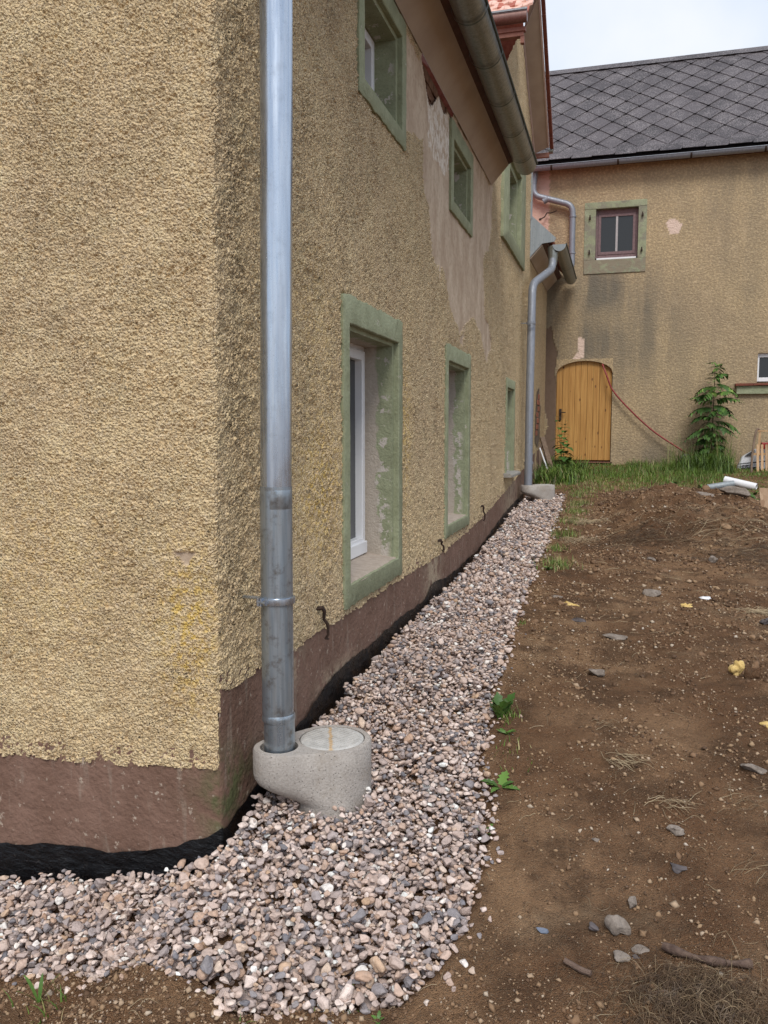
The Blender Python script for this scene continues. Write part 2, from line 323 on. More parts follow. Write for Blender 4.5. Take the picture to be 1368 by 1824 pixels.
class MB:
    def __init__(s): s.v = []; s.f = []
    def add(s, vs, fs):
        b = len(s.v); s.v += [tuple(map(float, q)) for q in vs]; s.f += [tuple(b + i for i in f) for f in fs]; return s
    def box(s, lo, hi, M_=None, bev=0.):
        x0, y0, z0 = lo; x1, y1, z1 = hi
        vs = [(x0, y0, z0), (x1, y0, z0), (x1, y1, z0), (x0, y1, z0), (x0, y0, z1), (x1, y0, z1), (x1, y1, z1), (x0, y1, z1)]
        if M_: vs = [M_ @ Vector(q) for q in vs]
        return s.add(vs, [(3, 2, 1, 0), (4, 5, 6, 7), (0, 1, 5, 4), (1, 2, 6, 5), (2, 3, 7, 6), (3, 0, 4, 7)])
    def bar(s, p0, p1, w_, h_, up=(0, 0, 1)):
        p0, p1 = Vector(p0), Vector(p1); d = (p1 - p0); L = d.length; d.normalize()
        x = d.cross(Vector(up)); x.normalize(); z = x.cross(d)
        M_ = Matrix((x, d, z)).transposed().to_4x4(); M_.translation = p0
        return s.box((-w_ / 2, 0, -h_ / 2), (w_ / 2, L, h_ / 2), M_)
    def tube(s, pts, r, n=12, cap=True, arc=(0, 360), ref=None):
        pts = [Vector(q) for q in pts]; rs = r if isinstance(r, (list, tuple)) else [r] * len(pts)
        rings = []; prev = None; closed = arc[1] - arc[0] >= 360; m = n if closed else n + 1
        for i, p_ in enumerate(pts):
            d = (pts[min(i + 1, len(pts) - 1)] - pts[max(i - 1, 0)]).normalized()
            if prev is None:
                ax = Vector(ref) if ref else (Vector((0, 0, 1)) if abs(d.z) < .9 else Vector((1, 0, 0)))
            else: ax = prev
            x = (ax - d * ax.dot(d)).normalized(); prev = x; y = d.cross(x)
            rings.append([p_ + (x * math.cos(t) + y * math.sin(t)) * rs[i] for t in
                          [math.radians(arc[0] + (arc[1] - arc[0]) * k_ / n) for k_ in range(m)]])
        vs = [q for rg in rings for q in rg]; fs = []
        for i in range(len(pts) - 1):
            for k_ in range(n): a_ = i * m + k_; b_ = i * m + (k_ + 1) % m; fs.append((a_, b_, b_ + m, a_ + m))
        if cap and closed: fs += [tuple(range(m))[::-1], tuple((len(pts) - 1) * m + k_ for k_ in range(m))]
        return s.add(vs, fs)
    def prism(s, poly, d):
        n = len(poly); d = Vector(d); A = [Vector(q) for q in poly]
        return s.add(A + [q + d for q in A], [tuple(range(n))[::-1], tuple(range(n, 2 * n))] + [(i, (i + 1) % n, (i + 1) % n + n, i + n) for i in range(n)])
    def lathe(s, prof, c, n=32):
        vs = []; fs = []
        for r_, z_ in prof: vs += [(c[0] + r_ * math.cos(2 * math.pi * k_ / n), c[1] + r_ * math.sin(2 * math.pi * k_ / n), c[2] + z_) for k_ in range(n)]
        for i in range(len(prof) - 1):
            for k_ in range(n): fs.append((i * n + k_, i * n + (k_ + 1) % n, (i + 1) * n + (k_ + 1) % n, (i + 1) * n + k_))
        return s.add(vs, fs)
    def build(s, name, mat, parent=None, smooth=False, bevel=0., origin=None):
        me = bpy.data.meshes.new(name); me.from_pydata(s.v, [], s.f); me.validate(); me.update()
        o = link(name, me, MAT[mat] if isinstance(mat, str) else mat, parent, smooth, origin)
        if bevel:
            b = o.modifiers.new('bevel', 'BEVEL'); b.width = bevel; b.segments = 2; b.limit_method = 'ANGLE'
        if smooth:
            try: me.set_sharp_from_angle(angle=math.radians(40))
            except Exception: pass
        return o

def hashn(ix, iy, seed):
    h = (ix.astype(np.int64) * 374761393 + iy.astype(np.int64) * 668265263 + seed * 1442695041) & 0xffffffff
    h = ((h ^ (h >> 13)) * 1274126177) & 0xffffffff; h = h ^ (h >> 16)
    return (h & 0xffffff) / float(0xffffff)
def vnoise(x, y, seed=0):
    x = np.asarray(x, float); y = np.asarray(y, float)
    ix, iy = np.floor(x), np.floor(y); fx, fy = x - ix, y - iy; fx = fx * fx * (3 - 2 * fx); fy = fy * fy * (3 - 2 * fy)
    h = lambda a_, b_: hashn(ix + a_, iy + b_, seed)
    return (h(0, 0) * (1 - fx) + h(1, 0) * fx) * (1 - fy) + (h(0, 1) * (1 - fx) + h(1, 1) * fx) * fy
def fbm(x, y, sc, octv=4, seed=0, ro=.5):
    t = 0; amp = 1; tot = 0
    for i in range(octv): t = t + amp * vnoise(np.asarray(x) * sc, np.asarray(y) * sc, seed + i * 17); tot += amp; amp *= ro; sc *= 2.03
    return t / tot
def inpoly(x, y, poly):
    r = np.zeros(np.shape(x), bool); n = len(poly)
    for i in range(n):
        (x0, y0), (x1, y1) = poly[i], poly[(i + 1) % n]
        if y0 == y1: continue
        c = ((y0 > y) != (y1 > y)) & (x < (x1 - x0) * (y - y0) / (y1 - y0) + x0); r ^= c
    return r

# ------------------------------------------------------------------ lie of the land
YS = [-30, -3, -.8, 0, .7, 1.3, 2.3, 3.7, 5.5, 7, 8.3, 10, 11.5, 14, 60]
ZS = [-.6, -.2, -.12, -.03, .085, .135, .165, .185, .28, .38, .45, .60, .74, .82, 1.2]
def base_z(x, y):
    x = np.asarray(x, float); z = np.interp(y, YS, ZS)
    return z - .10 * np.clip((.06 - x) / .18, 0, 1) - np.clip(-x, 0, 3) * .18
def edge_x(y):     # right edge of the gravel
    return np.interp(y, [-.75, -.55, -.24, .13, .6, 1.25, 2.56, 4.4, 6, 8, 8.3], [.62, .74, .84, .85, .755, .70, .645, .59, .575, .56, .52]) + .05 * (fbm(np.asarray(y) * 3, 0, 1.7, 3, 5) - .5)
def front_y(x):    # front edge of the gravel
    return np.interp(x, [-1.6, -.8, -.44, -.17, .05, .2, .37, .54, .72], [-.58, -.53, -.495, -.49, -.55, -.59, -.64, -.61, -.56]) + .06 * (fbm(np.asarray(x) * 4, 3, 2.1, 3, 9) - .5)
def in_gravel(x, y):
    return (x < edge_x(y)) & (y > front_y(x)) & (y < 8.45) & ((x > .0) | (y < .0))
def soil_z(x, y):
    z = base_z(x, y)
    z = z + .05 * (fbm(x, y, 1.7, 3, 21) - .5) + .03 * (fbm(x, y, 6, 3, 33) - .5) + .022 * (fbm(x, y, 19, 3, 41) - .5) + .014 * (fbm(x, y, 60, 2, 55) - .45)
    sm = lambda t: np.clip(t, 0, 1) ** 2 * (3 - 2 * np.clip(t, 0, 1))
    m_ = np.exp(-((x - 1.95) / .72) ** 4) * sm((y - 4.7) / .9) * (1 - sm((y - 7.0) / 1.7)); z = z + .19 * m_ + .34 * m_ * (fbm(x, y, 3.4, 5, 63, .6) - .4)
    z = z + .05 * np.exp(-((x - 1.6) / .7) ** 2 - ((y - 7.8) / .6) ** 2)
    z = z - .035 * np.exp(-((x - 1.13) / .22) ** 2 - ((y - 1.9) / .2) ** 2) + .05 * np.exp(-((x - 1.45) / .2) ** 2 - ((y + .45) / .14) ** 2)
    return z
def ground_z(x, y):
    z = soil_z(x, y); x = np.asarray(x, float)
    d = np.minimum(np.minimum(edge_x(y) - x, y - front_y(x)), 8.5 - y)
    t = np.clip((d + .01) / .05, 0, 1)
    return z * (1 - t) + (base_z(x, y) - .05) * t
def axis(segs):
    out = [segs[0][0]]
    for a_, b_, st in segs: n = max(1, round((b_ - a_) / st)); out += list(np.linspace(a_, b_, n + 1)[1:])
    return np.array(out)
gx = axis([(-80, -8, 12), (-8, -1.3, .35), (-1.3, .4, .022), (.4, 1.9, .0125), (1.9, 3.4, .02), (3.4, 8, .25), (8, 80, 9)])
gy = axis([(-60, -4, 8), (-4, -1, .2), (-1, 1.2, .0125), (1.2, 3, .02), (3, 9.4, .035), (9.4, 12, .12), (12, 90, 8)])
X_, Y_ = np.meshgrid(gx, gy); Zg = ground_z(X_, Y_)
nx = len(gx); idx = np.arange(X_.size).reshape(X_.shape)
F_ = np.stack([idx[:-1, :-1], idx[:-1, 1:], idx[1:, 1:], idx[1:, :-1]], -1).reshape(-1, 4)
tag(link('ground', np_mesh('ground', np.stack([X_, Y_, Zg], -1).reshape(-1, 3), F_), MAT['soil']), kind='structure')

# ------------------------------------------------------------------ farmhouse
house = empty('farmhouse', (-2, 4, .2), 'long ochre roughcast farmhouse with green stone window surrounds and brown plinth', 'house')
WIN = dict(  # y0,y1,z0,z1 of each green surround
    w1=(1.22, 2.25, .44, 1.865), w2=(3.47, 4.46, .49, 1.875), w3=(6.68, 7.42, .76, 1.835),
    u1=(1.46, 2.32, 2.805, 3.475), u2=(3.60, 4.48, 2.81, 3.44), u3=(6.14, 8.02, 3.19, 4.35))
def zp(s_):      # top of the plinth along the unrolled wall
    s_ = np.asarray(s_, float)
    z = np.where(s_ < 0, .172 + .035 * s_, np.interp(s_, [0, .01, .5, 2, 3.5, 5, 6.5, 8.5, 11.5], [.25, .425, .41, .405, .39, .46, .578, .78, 1.0]))
    return z + .02 * (fbm(s_ * 9, 1, 1, 3, 3) - .5)
sv = axis([(-6, -1.05, .5), (-1.05, 0, .0072)]); sv2 = [0]
ed = sorted({v for q in WIN.values() for v in q[:2]})
cuts = [0] + ed + [8.87]
for a_, b_ in zip(cuts[:-1], cuts[1:]):
    st = .0115 if a_ < 1.4 else (.017 if a_ < 3.4 else .03)
    n = max(1, round((b_ - a_) / st)); sv2 += list(np.linspace(a_, b_, n + 1)[1:])
sv = np.concatenate([sv, np.array(sv2[1:])])
zc = sorted({v for q in WIN.values() for v in q[2:]}); cuts = [.1] + zc + [6.0]; zv = [.1]
for a_, b_ in zip(cuts[:-1], cuts[1:]):
    st = .0085 if b_ <= 3.5 else .03
    n = max(1, round((b_ - a_) / st)); zv += list(np.linspace(a_, b_, n + 1)[1:])
zv = np.array(zv)
SS, ZZ = np.meshgrid(sv, zv)
batter = .0
rc = .018                                            # rounded corner
def wall_xy(s_):
    x = np.where(s_ < 0, s_, 0.); y = np.where(s_ > 0, s_, 0.)
    k_ = np.clip(1 - np.abs(s_) / rc, 0, 1); off = k_ ** 2 * rc * .35
    return x - off, y + off
wx, wy = wall_xy(SS)
wob = .006 * (fbm(SS, ZZ, 1.5, 2, 71) - .5)
wx = np.where(SS > 0, wx + wob, wx); wy = np.where(SS <= 0, wy - wob, wy)
wx = wx + .015 * np.clip(ZZ - .9, 0, 9) * np.clip(1 - SS / 1.2, 0, 1)
jag = .012 * (fbm(SS, ZZ, 30, 3, 77) - .5) * 2
PEEL = [(2.34, 3.47), (3.8, 3.5), (4.6, 3.5), (5.6, 3.5), (5.62, 3.18), (5.43, 2.94), (5.12, 2.73), (5.22, 2.3), (5.64, 2.1), (5.38, 1.87), (5.11, 2.04), (4.66, 2.23), (4.04, 2.02),
        (3.65, 2.15), (3.5, 2.35), (3.3, 2.3), (3.05, 2.4), (2.96, 2.66), (2.83, 2.73), (2.82, 3.0), (2.58, 2.98), (2.34, 2.93)]
ps = SS + .16 * (fbm(SS, ZZ, 5, 4, 81) - .5); pz = ZZ + .16 * (fbm(SS, ZZ, 5, 4, 85) - .5)
peel = inpoly(ps, pz, PEEL).astype(float)
tri = inpoly(SS, ZZ, [(-.155, .875), (-.075, .872), (-.105, .83), (-.12, .835)])
peel = np.maximum(peel, tri); peel = np.maximum(peel, inpoly(ps + .1 * (fbm(SS, ZZ, 14, 3, 88) - .5), pz, [(4.0, 1.95), (4.3, 2.1), (4.2, 1.95)]))
white = inpoly(ps, pz, [(2.9, 3.40), (3.55, 3.44), (3.76, 3.40), (3.7, 3.12), (3.47, 3.03), (3.11, 3.0), (2.92, 3.1)]).astype(float)
g_ = lambda cx, cz, rx, rz: np.exp(-((SS - cx) / rx) ** 2 - ((ZZ - cz) / rz) ** 2)
yel = np.clip(.9 * g_(-.1, .62, .10, .25) + .8 * g_(.95, 1.0, .3, .3) + .25 * g_(-.6, .8, .4, .3) + .7 * g_(2.35, 1.25, .15, .4) + .3 * g_(.9, 1.7, .3, .3), 0, 1)
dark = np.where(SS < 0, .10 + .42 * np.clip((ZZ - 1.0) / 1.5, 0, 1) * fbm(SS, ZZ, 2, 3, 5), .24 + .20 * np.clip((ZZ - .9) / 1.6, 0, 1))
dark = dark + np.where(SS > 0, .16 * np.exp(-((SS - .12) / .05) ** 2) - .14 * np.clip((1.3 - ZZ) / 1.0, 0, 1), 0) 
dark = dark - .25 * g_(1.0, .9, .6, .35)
sc_ = (SS[:-1, :-1] + SS[1:, 1:]) / 2; zc_ = (ZZ[:-1, :-1] + ZZ[1:, 1:]) / 2
keep = zc_ > zp(sc_) + .025 * (fbm(sc_, zc_, 24, 3, 91) - .5)
for y0, y1, z0, z1 in WIN.values(): keep &= ~((sc_ > y0 + .02) & (sc_ < y1 - .02) & (zc_ > z0 + .02) & (zc_ < z1 - .02))
def wall_top(s_): return np.where(s_ < 0, 3.56 - np.minimum(s_, 0), np.where(s_ < 5.49, 3.56, np.maximum(np.minimum(4.86 + .707 * (s_ - 6.28), 4.90 - .64 * (s_ - 9.06)), 3.56)))
keep &= ZZ[:-1, :-1] < wall_top(sc_) - .001
# ragged hole under the eaves where the render has come away
hole = inpoly(ps[:-1, :-1], pz[:-1, :-1], [(2.74, 3.52), (3.75, 3.52), (3.68, 3.47), (3.51, 3.44), (3.27, 3.41), (3.1, 3.33), (2.94, 3.30), (2.83, 3.39)])
keep &= ~hole
idx = np.arange(SS.size).reshape(SS.shape)
Fw = np.stack([idx[:-1, :-1], idx[:-1, 1:], idx[1:, 1:], idx[1:, :-1]], -1)[keep]
# s grows from -x round the corner to +y: outward normals are -y and +x
V_ = np.stack([wx, wy, np.minimum(ZZ, wall_top(SS))], -1).reshape(-1, 3)
used = np.unique(Fw); rem = np.full(SS.size, -1); rem[used] = np.arange(len(used))
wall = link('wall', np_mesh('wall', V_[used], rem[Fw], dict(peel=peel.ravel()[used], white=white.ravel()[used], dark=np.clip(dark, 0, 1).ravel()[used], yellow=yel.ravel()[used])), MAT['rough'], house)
# wall under the low roof beyond the gable, where it meets the outbuilding
MBx = MB().box((-.35, 8.87, .3), (-.004, 11.5, 3.9)); link_w = MBx.build('end_wall', 'far', house)
# brickwork behind the render (keeps the house closed)
b = MB(); b.box((-7, .35, -.6), (-.36, 11.5, 3.5)); b.build('inner_wall', 'dark', house)
for i in range(9):
    for o_, z_ in ((2.62, 3.28), (2.56, 3.355), (2.62, 3.43)): MB().box((-.06, o_ + .135 * i, z_), (-.022 - .008 * random.random(), o_ + .125 + .135 * i, z_ + .065)).build('brick', 'oldbrick', house)

# plinth: its own skin behind and below the roughcast
def skin(name, mat, s_, ztop, zbot, off, attrs=None, rows=14, wobble=.004, parent=None):
    tt = np.linspace(0, 1, rows); S2, T2 = np.meshgrid(s_, tt); zt = ztop(S2); zb = zbot(S2); Z2 = zb + (zt - zb) * T2
    o_ = off(S2, T2) + wobble * (fbm(S2, Z2, 9, 3, 3) - .5)
    k_ = np.clip(1 - np.abs(S2) / .03, 0, 1) ** 2 * .008
    x = np.where(S2 < 0, S2 + 0 * S2, o_); y = np.where(S2 > 0, S2, -o_)
    x = np.where(S2 < 0, np.minimum(S2, 0) * 1.0, o_); near = np.abs(S2) < 1e-6
    x = np.where(near, o_ - .004, x); y = np.where(near, -o_ + .004, y)
    # let both faces run out to the offset corner
    x = np.where((S2 < 0), S2 + o_ * np.clip(1 + S2 / .1, 0, 1), x); y = np.where((S2 > 0), S2 - o_ * np.clip(1 - S2 / .1, 0, 1), y)
    i_ = np.arange(S2.size).reshape(S2.shape)
    F2 = np.stack([i_[:-1, :-1], i_[:-1, 1:], i_[1:, 1:], i_[1:, :-1]], -1).reshape(-1, 4)
    at = {k2: f2(S2, Z2).ravel() for k2, f2 in (attrs or {}).items()}
    return link(name, np_mesh(name, np.stack([x, y, Z2], -1).reshape(-1, 3), F2, at), MAT[mat], parent)
sp = axis([(-6, -1.05, .4), (-1.05, 1, .02), (1, 8.87, .04), (8.87, 11.45, .1)])
skin('plinth', 'plinth', sp, lambda s_: zp(s_) + .06, lambda s_: s_ * 0 - .5, lambda s_, t: s_ * 0 - .004, dict(
    moss=lambda s_, z: np.clip(1.1 * np.exp(-((s_ - .04) / .09) ** 2 - ((z - .05) / .14) ** 2) + .7 * np.exp(-((s_ - .15) / .2) ** 2 - ((z - .1) / .08) ** 2), 0, 1),
    bare=lambda s_, z: np.clip(np.exp(-((s_ - 3.15) / .22) ** 2) + .9 * np.exp(-((s_ - 7.2) / .5) ** 2) + .8 * np.exp(-((s_ - .62) / .12) ** 2 - ((z - .36) / .08) ** 2)
                       + .8 * np.exp(-((s_ - 1.15) / .25) ** 2 - ((z - .16) / .05) ** 2) + .7 * np.exp(-((s_ - 8.2) / .3) ** 2 - ((z - .5) / .1) ** 2), 0, 1)), parent=house)
def bit_top(s_):
    z = np.where(s_ < 0, np.interp(s_, [-6, -.9, -.62, -.4, -.25, -.05, 0], [-.62, -.19, -.16, -.145, -.115, -.055, -.02]),
                 np.interp(s_, [0, .3, .7, 1.0, 1.3, 2, 2.9, 3.05, 3.25, 3.7, 5, 6, 7, 8.3, 11.5], [-.03, .03, .10, .17, .18, .185, .175, .235, .225, .19, .21, .31, .39, .46, .6]))
    return z + .028 * (fbm(s_ * 6, 2, 2, 4, 12) - .5)
skin('bitumen_coat', 'bit', axis([(-6, -1.05, .2), (-1.05, 1, .01), (1, 8.9, .03)]), bit_top, lambda s_: bit_top(s_) - .42,
     lambda s_, t: .004 + .028 * (1 - t) ** .8 + .010 * (fbm(s_ * 20, t * 7, 1, 3, 4) - .5) * (t < .98), rows=22, wobble=.012, parent=house)

# window surrounds
def surround(name, q, wl, wr, wt, wb, depth, mat, parent, out=.012, rebate=.02, sillslope=0., x0=0., jit=.009):
    y0, y1, z0, z1 = q; seg = []
    def side(a_, b_, n): return [a_ + (b_ - a_) * i / n for i in range(n)]
    n1, n2 = max(3, int((y1 - y0) / .035)), max(3, int((z1 - z0) / .035))
    per = [(t, 0) for t in side(0, 1, n1)] + [(1, t) for t in side(0, 1, n2)] + [(1 - t, 1) for t in side(0, 1, n1)] + [(0, 1 - t) for t in side(0, 1, n2)]
    def ring(iw, x, j, bot=0.):
        L, R, Tp, Bt = [v for v in iw]; out_ = []
        for (u, v_) in per:
            yy = (y0 + L) + (y1 - R - y0 - L) * u; zz = (z0 + Bt) + (z1 - Tp - z0 - Bt) * v_
            yy += j * (vnoise(u * 37 + v_ * 51, 1.3, 4) - .5) * 2; zz += j * (vnoise(u * 41 + v_ * 31, 5.3, 8) - .5) * 2
            out_.append((x, yy, zz))
        return out_
    rings = [ring((0, 0, 0, 0), x0 - .05, jit), ring((0, 0, 0, 0), x0 + out - .003, jit), ring((.004,) * 4, x0 + out, jit), ring((wl - .004, wr - .004, wt - .004, wb - .004), x0 + out, .0025), ring((wl, wr, wt, wb), x0 + out - .004, .002)]
    if rebate: rings += [ring((wl, wr, wt, wb), x0 - .018, .001), ring((wl + rebate, wr + rebate, wt + rebate, wb), x0 - .022, .001)]
    rings += [ring((wl + rebate, wr + rebate, wt + rebate, wb + sillslope), x0 - depth, .001)]
    m_ = MB(); n = len(per); vs = [p_ for r_ in rings for p_ in r_]; fs = []
    for i in range(len(rings) - 1):
        for k_ in range(n): fs.append((i * n + k_, i * n + (k_ + 1) % n, (i + 1) * n + (k_ + 1) % n, (i + 1) * n + k_))
    m_.add(vs, fs); return m_.build(name, mat, parent, smooth=True)
def casement(parent, y0, y1, z0, z1, x, mat='pvc', fw=.055, bars=1, glass='glass', sash=True):
    f = MB(); f.box((x - .06, y0, z0), (x, y0 + fw, z1)); f.box((x - .06, y1 - fw, z0), (x, y1, z1))
    f.box((x - .06, y0 + fw, z0), (x, y1 - fw, z0 + fw)); f.box((x - .06, y0 + fw, z1 - fw), (x, y1 - fw, z1))
    fo = f.build('window_frame', mat, parent, bevel=.003)
    if sash:
        a0, a1, c0, c1 = y0 + fw - .012, y1 - fw + .012, z0 + fw - .012, z1 - fw + .012; g = MB(); sw = .05
        g.box((x - .05, a0, c0), (x + .014, a0 + sw, c1)); g.box((x - .05, a1 - sw, c0), (x + .014, a1, c1))
        g.box((x - .05, a0 + sw, c0), (x + .014, a1 - sw, c0 + sw)); g.box((x - .05, a0 + sw, c1 - sw), (x + .014, a1 - sw, c1))
        mid = (a0 + a1) / 2
        if bars: g.box((x - .05, mid - .03, c0 + sw), (x + .016, mid + .03, c1 - sw))
        g.build('sash', mat, parent, bevel=.004)
    p_ = MB(); p_.box((x - .035, y0 + fw, z0 + fw), (x - .028, y1 - fw, z1 - fw)); p_.build('pane', glass, parent)
    return fo
def sill(parent, y0, y1, zf, zb, xf, xb, th, mat, name='sill', j=.004):
    n = 16; m_ = MB(); vs = []
    for i in range(n + 1):
        y = y0 + (y1 - y0) * i / n; d = j * (vnoise(y * 40, zf * 9, 2) - .5) * 2
        vs += [(xb, y, zb), (xf - .02, y, zf + .004 + d), (xf + d, y, zf - .012), (xf + d * .5, y, zf - th), (xb, y, zf - th)]
    fs = [tuple(range(5))[::-1], tuple(n * 5 + k_ for k_ in range(5))]
    for i in range(n):
        for k_ in range(5): fs.append((i * 5 + k_, i * 5 + (k_ + 1) % 5, (i + 1) * 5 + (k_ + 1) % 5, (i + 1) * 5 + k_))
    m_.add(vs, fs); return m_.build(name, mat, parent, smooth=True)
s1 = surround('window_surround', WIN['w1'], .085, .085, .125, .105, .30, 'green', house, sillslope=.03)
casement(s1, 1.30, 2.165, .572, 1.735, -.185); sill(s1, 1.305, 2.168, .548, .585, .012, -.25, .012, 'stone')
MB().box((-.172, 1.352, .578), (-.155, 2.11, .645)).build('weather_bar', 'pvc', s1, bevel=.004)
s2 = surround('window_surround', WIN['w2'], .085, .085, .115, .085, .30, 'green', house, sillslope=.03)
casement(s2, 3.54, 4.38, .60, 1.76, -.20); sill(s2, 3.552, 4.378, .575, .60, .012, -.26, .012, 'stone')
s3 = surround('window_surround', WIN['w3'], .07, .07, .10, .03, .28, 'green', house)
casement(s3, 6.73, 7.37, .79, 1.74, -.20, bars=0); sill(s3, 6.60, 7.44, .80, .815, .085, -.2, .035, 'greyslab')
s4 = surround('window_surround', WIN['u1'], .085, .085, .10, .085, .26, 'green', house)
casement(s4, 1.53, 2.24, 2.88, 3.39, -.15)
s5 = surround('window_surround', WIN['u2'], .085, .10, .12, .085, .26, 'green', house)
casement(s5, 3.68, 4.38, 2.88, 3.34, -.2)
s6 = surround('window_surround', WIN['u3'], .42, .42, .2, .16, .20, 'green', house, out=.03, rebate=.06)
casement(s6, 6.5, 7.6, 3.33, 4.2, -.15)

# eaves: slanted boxing board, dark rafter-foot zone, roof slabs (the same profile before and beyond the cross gable)
PITCH_R = 1.0
def eaves(y0, y1, top):
    m_ = MB(); m_.prism([(.004, y0, 3.497), (.158, y0, 3.668), (.148, y0, 3.680), (-.006, y0, 3.512)], (0, y1 - y0, 0)); m_.build('soffit_board', 'soffit', house)
    m_ = MB(); m_.prism([(.150, y0 + .004, 3.664), (.215, y0 + .004, 3.70), (.215, y0 + .004, 3.745), (-.1, y0 + .004, 3.85)], (0, y1 - y0 - .008, 0)); m_.build('rafter_feet', 'redwood', house)
    # roof slab with pantile courses
    n = int((top) / .33); vs = []; 
    for k_ in range(n):
        a_ = k_ * .33; b_ = min(top, a_ + .345)
        x0, z0, x1, z1 = .27 - a_ * .7071, 3.735 + a_ * .7071, .27 - b_ * .7071, 3.735 + b_ * .7071
        t_ = MB(); t_.prism([(x0, y0, z0), (x0 + .018, y0, z0 + .022), (x1 + .004, y0, z1 + .006), (x1, y0, z1)], (0, y1 - y0, 0)); vs.append(t_)
    m_ = MB()
    for t_ in vs: m_.add(t_.v, t_.f)
    m_.build('roof', 'tile', house)
eaves(-.25, 5.49, 5.0); eaves(8.87, 11.46, 5.0)
MB().prism([(.0, 8.85, 3.52), (.155, 8.85, 3.685), (.31, 8.85, 3.70), (.33, 8.85, 3.745), (.0, 8.85, 4.06)], (0, .018, 0)).build('eaves_flashing', 'flash', house)
MB().prism([(.0, 5.475, 3.515), (.155, 5.475, 3.68), (.29, 5.475, 3.72), (.0, 5.475, 4.0)], (0, .013, 0)).build('eaves_flashing', 'flash', house)
MB().box((-.004, 8.842, 4.006), (.022, 8.862, 4.72)).build('corner_flashing', 'flash', house)
# cross gable: far verge with its boxing board, edge boards and brown tiles
ng = MB()
vb = [(.012, 9.08, 4.885), (.19, 9.06, 4.95), (.19, 7.20, 6.36), (0.209, 7.509, 6.131), (-0.009, 7.830, 5.827)]
ng.prism(vb, (0, .02, .03)); ng.build('verge_board', 'soffit', house)
MB().bar((.195, 9.07, 4.962), (.195, 7.2, 6.375), .018, .05).build('verge_edge_board', 'pinkboard', house)
MB().bar((.012, 9.08, 4.875), (-0.009, 7.830, 5.812), .02, .05).build('verge_edge_board', 'pinkboard', house)
d0 = Vector((.228, 9.17, 4.955)); d1 = Vector((.228, 7.0, 6.60)); nT = 14
tmesh = None
for i in range(nT):
    a_ = d0.lerp(d1, i / nT); b_ = d0.lerp(d1, (i + 1.02) / nT)
    t_ = MB().bar(a_ + Vector((0, 0, .01 + .004 * (i % 2))), b_, .042, .07); t_.build('verge_tile', 'tile_dark', house)
MB().box((.0, 9.09, 4.84), (.20, 9.14, 4.895)).build('verge_foot_beam', 'redbeam', house)
m_ = MB(); m_.tube([(.19, 9.16, 4.93), (.245, 9.16, 4.93)], .035, 12); m_.build('verge_gutter_end', 'gutter', house, smooth=True)
m_ = MB(); m_.prism([(.0, 9.20, 4.88), (.0, 7.55, 6.0), (.0, 7.55, 6.06), (.0, 9.20, 4.94)], (-3.2, 0, 0)); m_.build('cross_gable_roof', 'tile', house)

# gutters
def gutter(name, p0, p1, r, mat, label, cat='gutter', seams=(), endcap=True, brackets=(), fascia=None):
    """half round trough open to the top, rolled bead at the outer rim"""
    p0, p1 = Vector(p0), Vector(p1); d = (p1 - p0).normalized(); side = Vector((d.y, -d.x, 0))  # outer side
    root = empty(name, p0, label, cat)
    m_ = MB(); n = 20; vs = []; fs = []
    for rr in (r, r - .004):
        for p_ in (p0, p1):
            for k_ in range(n + 1):
                t = math.pi * k_ / n; vs.append(p_ + side * rr * math.cos(t) + Vector((0, 0, -rr * math.sin(t))))
    q = n + 1
    for k_ in range(n): fs += [(k_, k_ + 1, q + k_ + 1, q + k_), (2 * q + k_ + 1, 2 * q + k_, 3 * q + k_, 3 * q + k_ + 1)]
    m_.add(vs, fs); m_.build('trough', mat, root, smooth=True)
    m_ = MB().tube([p0 + side * (r + .004), p1 + side * (r + .004)], .010 if mat == 'gutter' else .006, 8); m_.build('bead', 'darkbead' if mat == 'gutter' else 'greypipe', root, smooth=True)
    for e_ in ((p0, p1) if endcap else ()):
        m_ = MB(); m_.prism([e_ + side * r * math.cos(math.pi * k_ / n) + Vector((0, 0, -r * math.sin(math.pi * k_ / n))) for k_ in range(n + 1)], d * .003)
        m_.build('end_cap', 'flash' if mat == 'gutter' else mat, root)
    for t in seams:
        c = p0 + d * t
        m_ = MB().tube([c + d * -.009, c + d * .009], r + .011, 24, cap=False, arc=(90, 270), ref=(0, 0, 1)); m_.build('seam', 'darkbead', root, smooth=True)
    for t in brackets:
        c = p0 + d * t
        m_ = MB().tube([c - d * .014, c + d * .014], r + .006, 20, cap=False, arc=(90, 270), ref=(0, 0, 1)); m_.build('bracket', 'iron', root, smooth=True)
    return root
gutter('rain_gutter', (.30, -.3, 3.69), (.30, 5.60, 3.69), .096, 'gutter', 'big zinc eaves gutter running along the roof edge overhead, nearest the camera', seams=(1.2, 2.3, 2.95, 3.55, 4.2, 4.85, 5.5))
gutter('rain_gutter', (.372, 8.86, 3.665), (.372, 11.40, 3.665), .085, 'gutter', 'short dark zinc gutter over the corner beside the outbuilding, ending at a swan-neck downpipe', seams=(1.3,))

